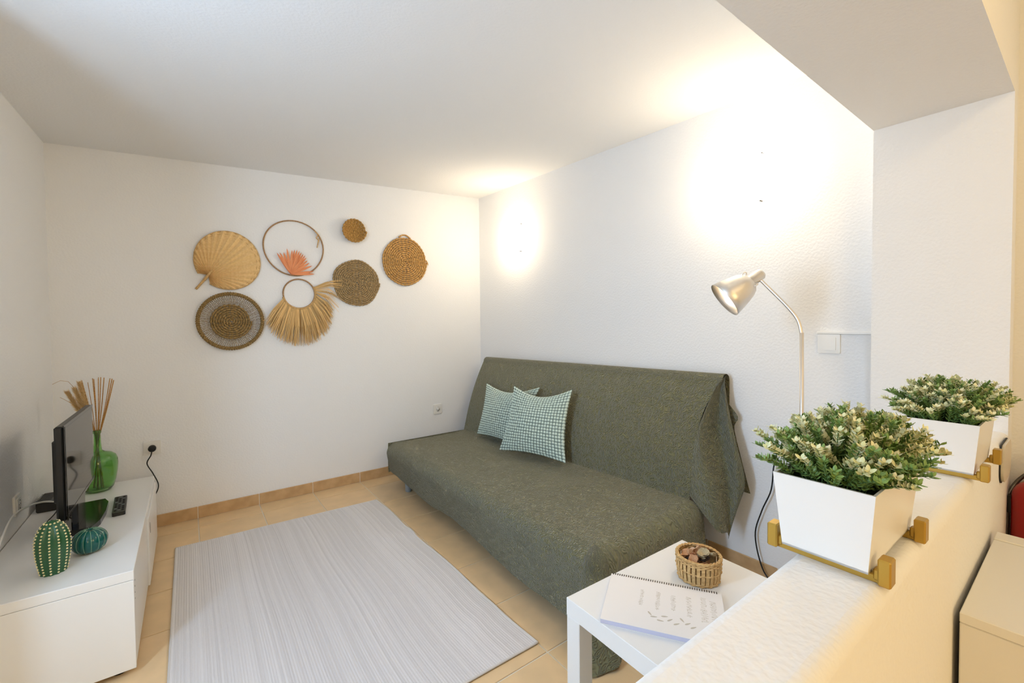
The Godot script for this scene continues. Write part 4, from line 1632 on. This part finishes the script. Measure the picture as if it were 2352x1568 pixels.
func fittings() -> void:
	socket(Vector3(-2.353, 0.489, 0.0), 0.0, "white wall socket with a black plug pushed in", true)
	socket(Vector3(-0.449, 0.482, 0.0), 0.0, "empty white wall socket beside the sofa", false)
	socket(Vector3(W_LEFT, 0.478, 0.69), PI / 2, "white wall socket behind the television", false)
	var st := st_new(true)
	tube(st, smooth_path([Vector3(-2.353, 0.486, 0.040), Vector3(-2.358, 0.455, 0.045), Vector3(-2.378, 0.405, 0.03), Vector3(-2.352, 0.34, 0.03), Vector3(-2.328, 0.275, 0.05), Vector3(-2.338, 0.235, 0.09), Vector3(-2.37, 0.20, 0.14), Vector3(-2.40, 0.18, 0.194)], 50), 0.0030, 8)
	tag(obj("plug_cable", st, M.rubber), "black cable hanging from the plugged socket to behind the bench", "cable")
	# light switch and its surface trunking
	var s := thing("light_switch", Vector3(0, 1.123, 2.728), "white rocker light switch under the cable trunking", "switch", "", -PI / 2)
	st = st_new(false)
	plate(st, round_rect(0.080, 0.080, 0.004), 0.009)
	obj("frame", st, M.white_plastic, s)
	st = st_new(false)
	plate(st, round_rect(0.052, 0.054, 0.003), 0.013)
	obj("rocker", st, M.white_plastic, s)
	st = st_new(false)
	span(st, Vector3(-0.010, 1.164, 2.685), Vector3(0.0, 1.174, Z_BEAM_FAR), 0.001)
	struct("trim_1", st, M.white_plastic, "thin white cable trunking along the wall")


# ---------------------------------------------------------------- planters

func planters() -> void:
	planter(Vector3(-1.312, LOW_Y, 3.1650), "white planter box on brass rails, standing further along the low wall from the pier", "leafy green plant with cream tips in the planter away from the pier", 101)
	planter(Vector3(-0.655, LOW_Y, 3.1880), "white planter box on brass rails, standing close to the pier", "leafy green plant with cream tips in the planter by the pier", 202)


func planter(at: Vector3, label: String, label2: String, sd: int) -> void:
	var p := thing("planter", at, label, "planter", "white planters on the low wall")
	var base_y := 0.012
	var hgt := 0.114
	var lx := 0.236
	var lz := 0.118
	var flare := 0.010
	# four walls and a floor, tapering downwards
	var t := 0.0035
	var corner := func(sx: float, sz: float, y: float, inset: float) -> Vector3:
		var k := flare * y / hgt
		return Vector3(sx * (lx / 2 - flare / 2 + k - inset), base_y + y, sz * (lz / 2 - flare / 2 + k - inset))
	var st := st_new(false)
	for side in [[-1, -1, -1, 1], [1, -1, 1, 1], [-1, -1, 1, -1], [-1, 1, 1, 1]]:
		var q := []
		for y in [0.0, hgt]:
			q += [corner.call(side[0], side[1], y, 0.0), corner.call(side[2], side[3], y, 0.0), corner.call(side[2], side[3], y, t), corner.call(side[0], side[1], y, t)]
		hexa(st, q)
	var q2 := []
	for y in [0.0, t]:
		q2 += [corner.call(-1, -1, y, 0.0), corner.call(1, -1, y, 0.0), corner.call(1, 1, y, 0.0), corner.call(-1, 1, y, 0.0)]
	hexa(st, q2)
	obj("box", st, M.white_lacquer, p)
	st = st_new(false)
	var q3 := []
	for y in [hgt - 0.03, hgt - 0.014]:
		q3 += [corner.call(-1, -1, y, t), corner.call(1, -1, y, t), corner.call(1, 1, y, t), corner.call(-1, 1, y, t)]
	hexa(st, q3)
	obj("filling", st, M.soil, p)
	for x in [-lx / 2 + 0.020, lx / 2 - 0.020]:
		st = st_new(false)
		bbox(st, Vector3(x, 0.006, 0), Vector3(0.011, 0.012, lz + 0.018), 0.0015)
		for s in [-1.0, 1.0]:
			bbox(st, Vector3(x, 0.0185, s * (lz / 2 + 0.0115)), Vector3(0.024, 0.037, 0.015), 0.002)
			bbox(st, Vector3(x, 0.012, s * (lz / 2 + 0.002)), Vector3(0.014, 0.016, 0.008), 0.002)
		obj("brass_rail", st, M.brass, p)
	# the plant
	var pl := thing("leafy_plant", at + Vector3(0, base_y + hgt - 0.014, 0), label2, "plant", "plants in the white planters")
	var r := RandomNumberGenerator.new()
	r.seed = sd
	var stems := st_new(true)
	var leaf_t := []
	var leaf_c := []
	var tip_t := []
	var tip_c := []
	for k in 340:
		var fx := r.randf_range(-1.0, 1.0)
		var fz := r.randf_range(-1.0, 1.0)
		var root := Vector3(fx * (lx / 2 - 0.016), 0.0, fz * (lz / 2 - 0.014))
		var out := Vector3(fx * 0.36 + r.randf_range(-0.30, 0.30), 1.0, fz * 0.50 + r.randf_range(-0.30, 0.30)).normalized()
		var dome := 1.0 - 0.5 * (pow(fx, 4.0) + pow(fz, 4.0))
		var L := (0.052 + 0.062 * dome * r.randf_range(0.35, 1.0))
		var bend := Vector3(r.randf_range(-0.008, 0.008) + fx * 0.004, -0.006 * (absf(fx) + absf(fz)), r.randf_range(-0.008, 0.008) + fz * 0.006)
		var pts := []
		for i in 6:
			var f := i / 5.0
			pts.append(root + out * L * f + bend * f * f * 2.0)
		tube(stems, pts, 0.0009, 4, false, false)
		var cream := r.randf() < 0.54
		var n := int(L / 0.0048)
		var tone := r.randf()
		for i in n:
			var f := 0.22 + 0.78 * float(i) / (n - 1)
			var c: Vector3 = root + out * L * f + bend * f * f * 2.0
			var fr := frame_at(out)
			var whorl := 4 if f > 0.86 else 2
			for s in whorl:
				var a := i * 1.57 + s * TAU / whorl + r.randf_range(-0.4, 0.4)
				var sidev: Vector3 = fr[0] * cos(a) + fr[1] * sin(a)
				var d := (sidev + out * r.randf_range(0.3, 1.1)).normalized()
				var up := d.cross(sidev.cross(out)).normalized()
				var xx := up.cross(d).normalized()
				var sz := r.randf_range(0.68, 1.08)
				if cream and f > 0.66:
					tip_t.append(Transform3D(Basis(xx * 1.25, up, d).scaled_local(Vector3.ONE * sz), c))
					var g := r.randf()
					tip_c.append(Color(0.66, 0.67, 0.33).lerp(Color(0.86, 0.83, 0.56), g))
				else:
					leaf_t.append(Transform3D(Basis(xx, up, d).scaled_local(Vector3.ONE * sz), c))
					var g := clampf(0.55 * tone + 0.45 * r.randf(), 0, 1)
					leaf_c.append(Color(0.15, 0.27, 0.065).lerp(Color(0.24, 0.36, 0.09), g))
	tag(obj("stems", stems, M.stem, pl), "", "", "", "stuff")
	# one small pointed leaf along +z
	st = st_new(true)
	grid_f(st, 5, 2, func(u: float, v: float):
		var w := 0.0024 * pow(sin(PI * clampf(u * 0.93 + 0.05, 0, 1)), 0.8)
		var qv := v * 2 - 1
		return Vector3(w * qv, 0.0007 * qv * qv - 0.0012 * u * u, 0.0100 * u), Vector2.ONE)
	var leaf := mesh_of(st)
	multi("leaves", leaf, M.leaf, leaf_t, pl, leaf_c)
	multi("cream_tips", leaf, M.leaf, tip_t, pl, tip_c)


# ---------------------------------------------------------------- the near room, mostly out of sight

func near_room() -> void:
	# white chest against the low wall
	var x0 := -0.965
	var x1 := -0.437
	var zc := Z_BEAM_NEAR + 0.010
	var c := thing("white_chest", Vector3((x0 + x1) / 2, 0, zc + 0.2), "white chest standing against the near side of the low wall", "chest")
	var o := c.position
	var st := st_new(false)
	span(st, Vector3(x0 + 0.002, 0.02, zc) - o, Vector3(x1 - 0.002, 0.628, zc + 0.40) - o, 0.002)
	obj("carcass", st, M.white_lacquer, c)
	st = st_new(false)
	span(st, Vector3(x0, 0.629, zc) - o, Vector3(x1 - 0.06, 0.649, zc + 0.40) - o, 0.0015)
	obj("top_board", st, M.white_lacquer, c)
	st = st_new(false)
	span(st, Vector3(x1 - 0.0585, 0.629, zc) - o, Vector3(x1, 0.652, zc + 0.40) - o, 0.002)
	obj("end_strip", st, M.white_table, c)
	st = st_new(false)
	span(st, Vector3(x0 + 0.02, 0.0, zc + 0.01) - o, Vector3(x1 - 0.02, 0.02, zc + 0.38) - o)
	obj("plinth", st, M.white_table, c)
	# fire extinguisher on the wall
	var e := thing("fire_extinguisher", Vector3(-0.083, 0.24, 3.322), "red fire extinguisher hanging on the wall past the pier", "fire extinguisher")
	st = st_new(true)
	var prof := [Vector2(0, 0.0), Vector2(0.066, 0.0), Vector2(0.075, 0.010), Vector2(0.075, 0.425)]
	for i in 8: prof.append(Vector2(0.022 + 0.053 * cos(PI / 2 * (i + 1) / 8.0), 0.425 + 0.055 * sin(PI / 2 * (i + 1) / 8.0)))
	prof.append(Vector2(0.020, 0.50))
	prof.append(Vector2(0.0, 0.50))
	lathe(st, prof, 40)
	obj("cylinder", st, M.red, e)
	box("valve", Vector3(0, 0.515, 0), Vector3(0.03, 0.035, 0.03), M.steel, e, 0.004)
	box("handle", Vector3(0, 0.545, 0.04), Vector3(0.022, 0.012, 0.12), M.black, e, 0.003)
	st = st_new(true)
	tube(st, smooth_path([Vector3(0.02, 0.505, -0.012), Vector3(0.045, 0.50, -0.035), Vector3(0.05, 0.46, -0.065), Vector3(0.02, 0.42, -0.081), Vector3(0.0, 0.38, -0.082), Vector3(0.0, 0.05, -0.082)], 40), 0.0055, 8)
	obj("hose", st, M.steel, e)
	st = st_new(false)
	bbox(st, Vector3(0, 0.395, -0.078), Vector3(0.022, 0.055, 0.012), 0.002)
	obj("hose_clip", st, M.black, e)
	box("wall_hook", Vector3(0.079, 0.40, 0), Vector3(0.008, 0.08, 0.03), M.steel, e, 0.001)
	# oval cover plate on the near face of the low wall
	var q := thing("cover_plate", Vector3(-0.215, 0.80, Z_BEAM_NEAR), "pale rounded cover plate on the near face of the low wall", "plate")
	st = st_new(false)
	plate(st, round_rect(0.185, 0.115, 0.04, 8), 0.003)  # dark sheet behind the lid, showing mostly along its left edge
	obj("dark_backing", st, M.rubber, q)
	st = st_new(false)
	plate(st, round_rect(0.178, 0.108, 0.038, 8), 0.006, Transform3D(Basis(), Vector3(0.004, 0, 0.0032)))
	obj("lid", st, M.pale_plate, q)
	# ceiling lamp of the near room, out of the picture; it throws the beam's shadow on the pier
	var cl := thing("ceiling_lamp", Vector3(-1.15, 2.38, 4.02), "round white ceiling lamp in the near room", "ceiling lamp")
	st = st_new(true)
	var pr := [Vector2(0.0, -0.09)]
	for i in 9: pr.append(Vector2(0.15 * sin(PI / 2 * (i + 1) / 9.0), -0.02 - 0.07 * cos(PI / 2 * (i + 1) / 9.0)))
	pr.append(Vector2(0.15, 0.0))
	pr.append(Vector2(0.0, 0.0))
	lathe(st, pr, 40)
	obj("lamp_shade", st, M.glow_warm, cl)
	lamp(cl, "ceiling_lamp_glow", Vector3(0, -0.05, 0), CEIL_COLOR, CEIL, 0.08)
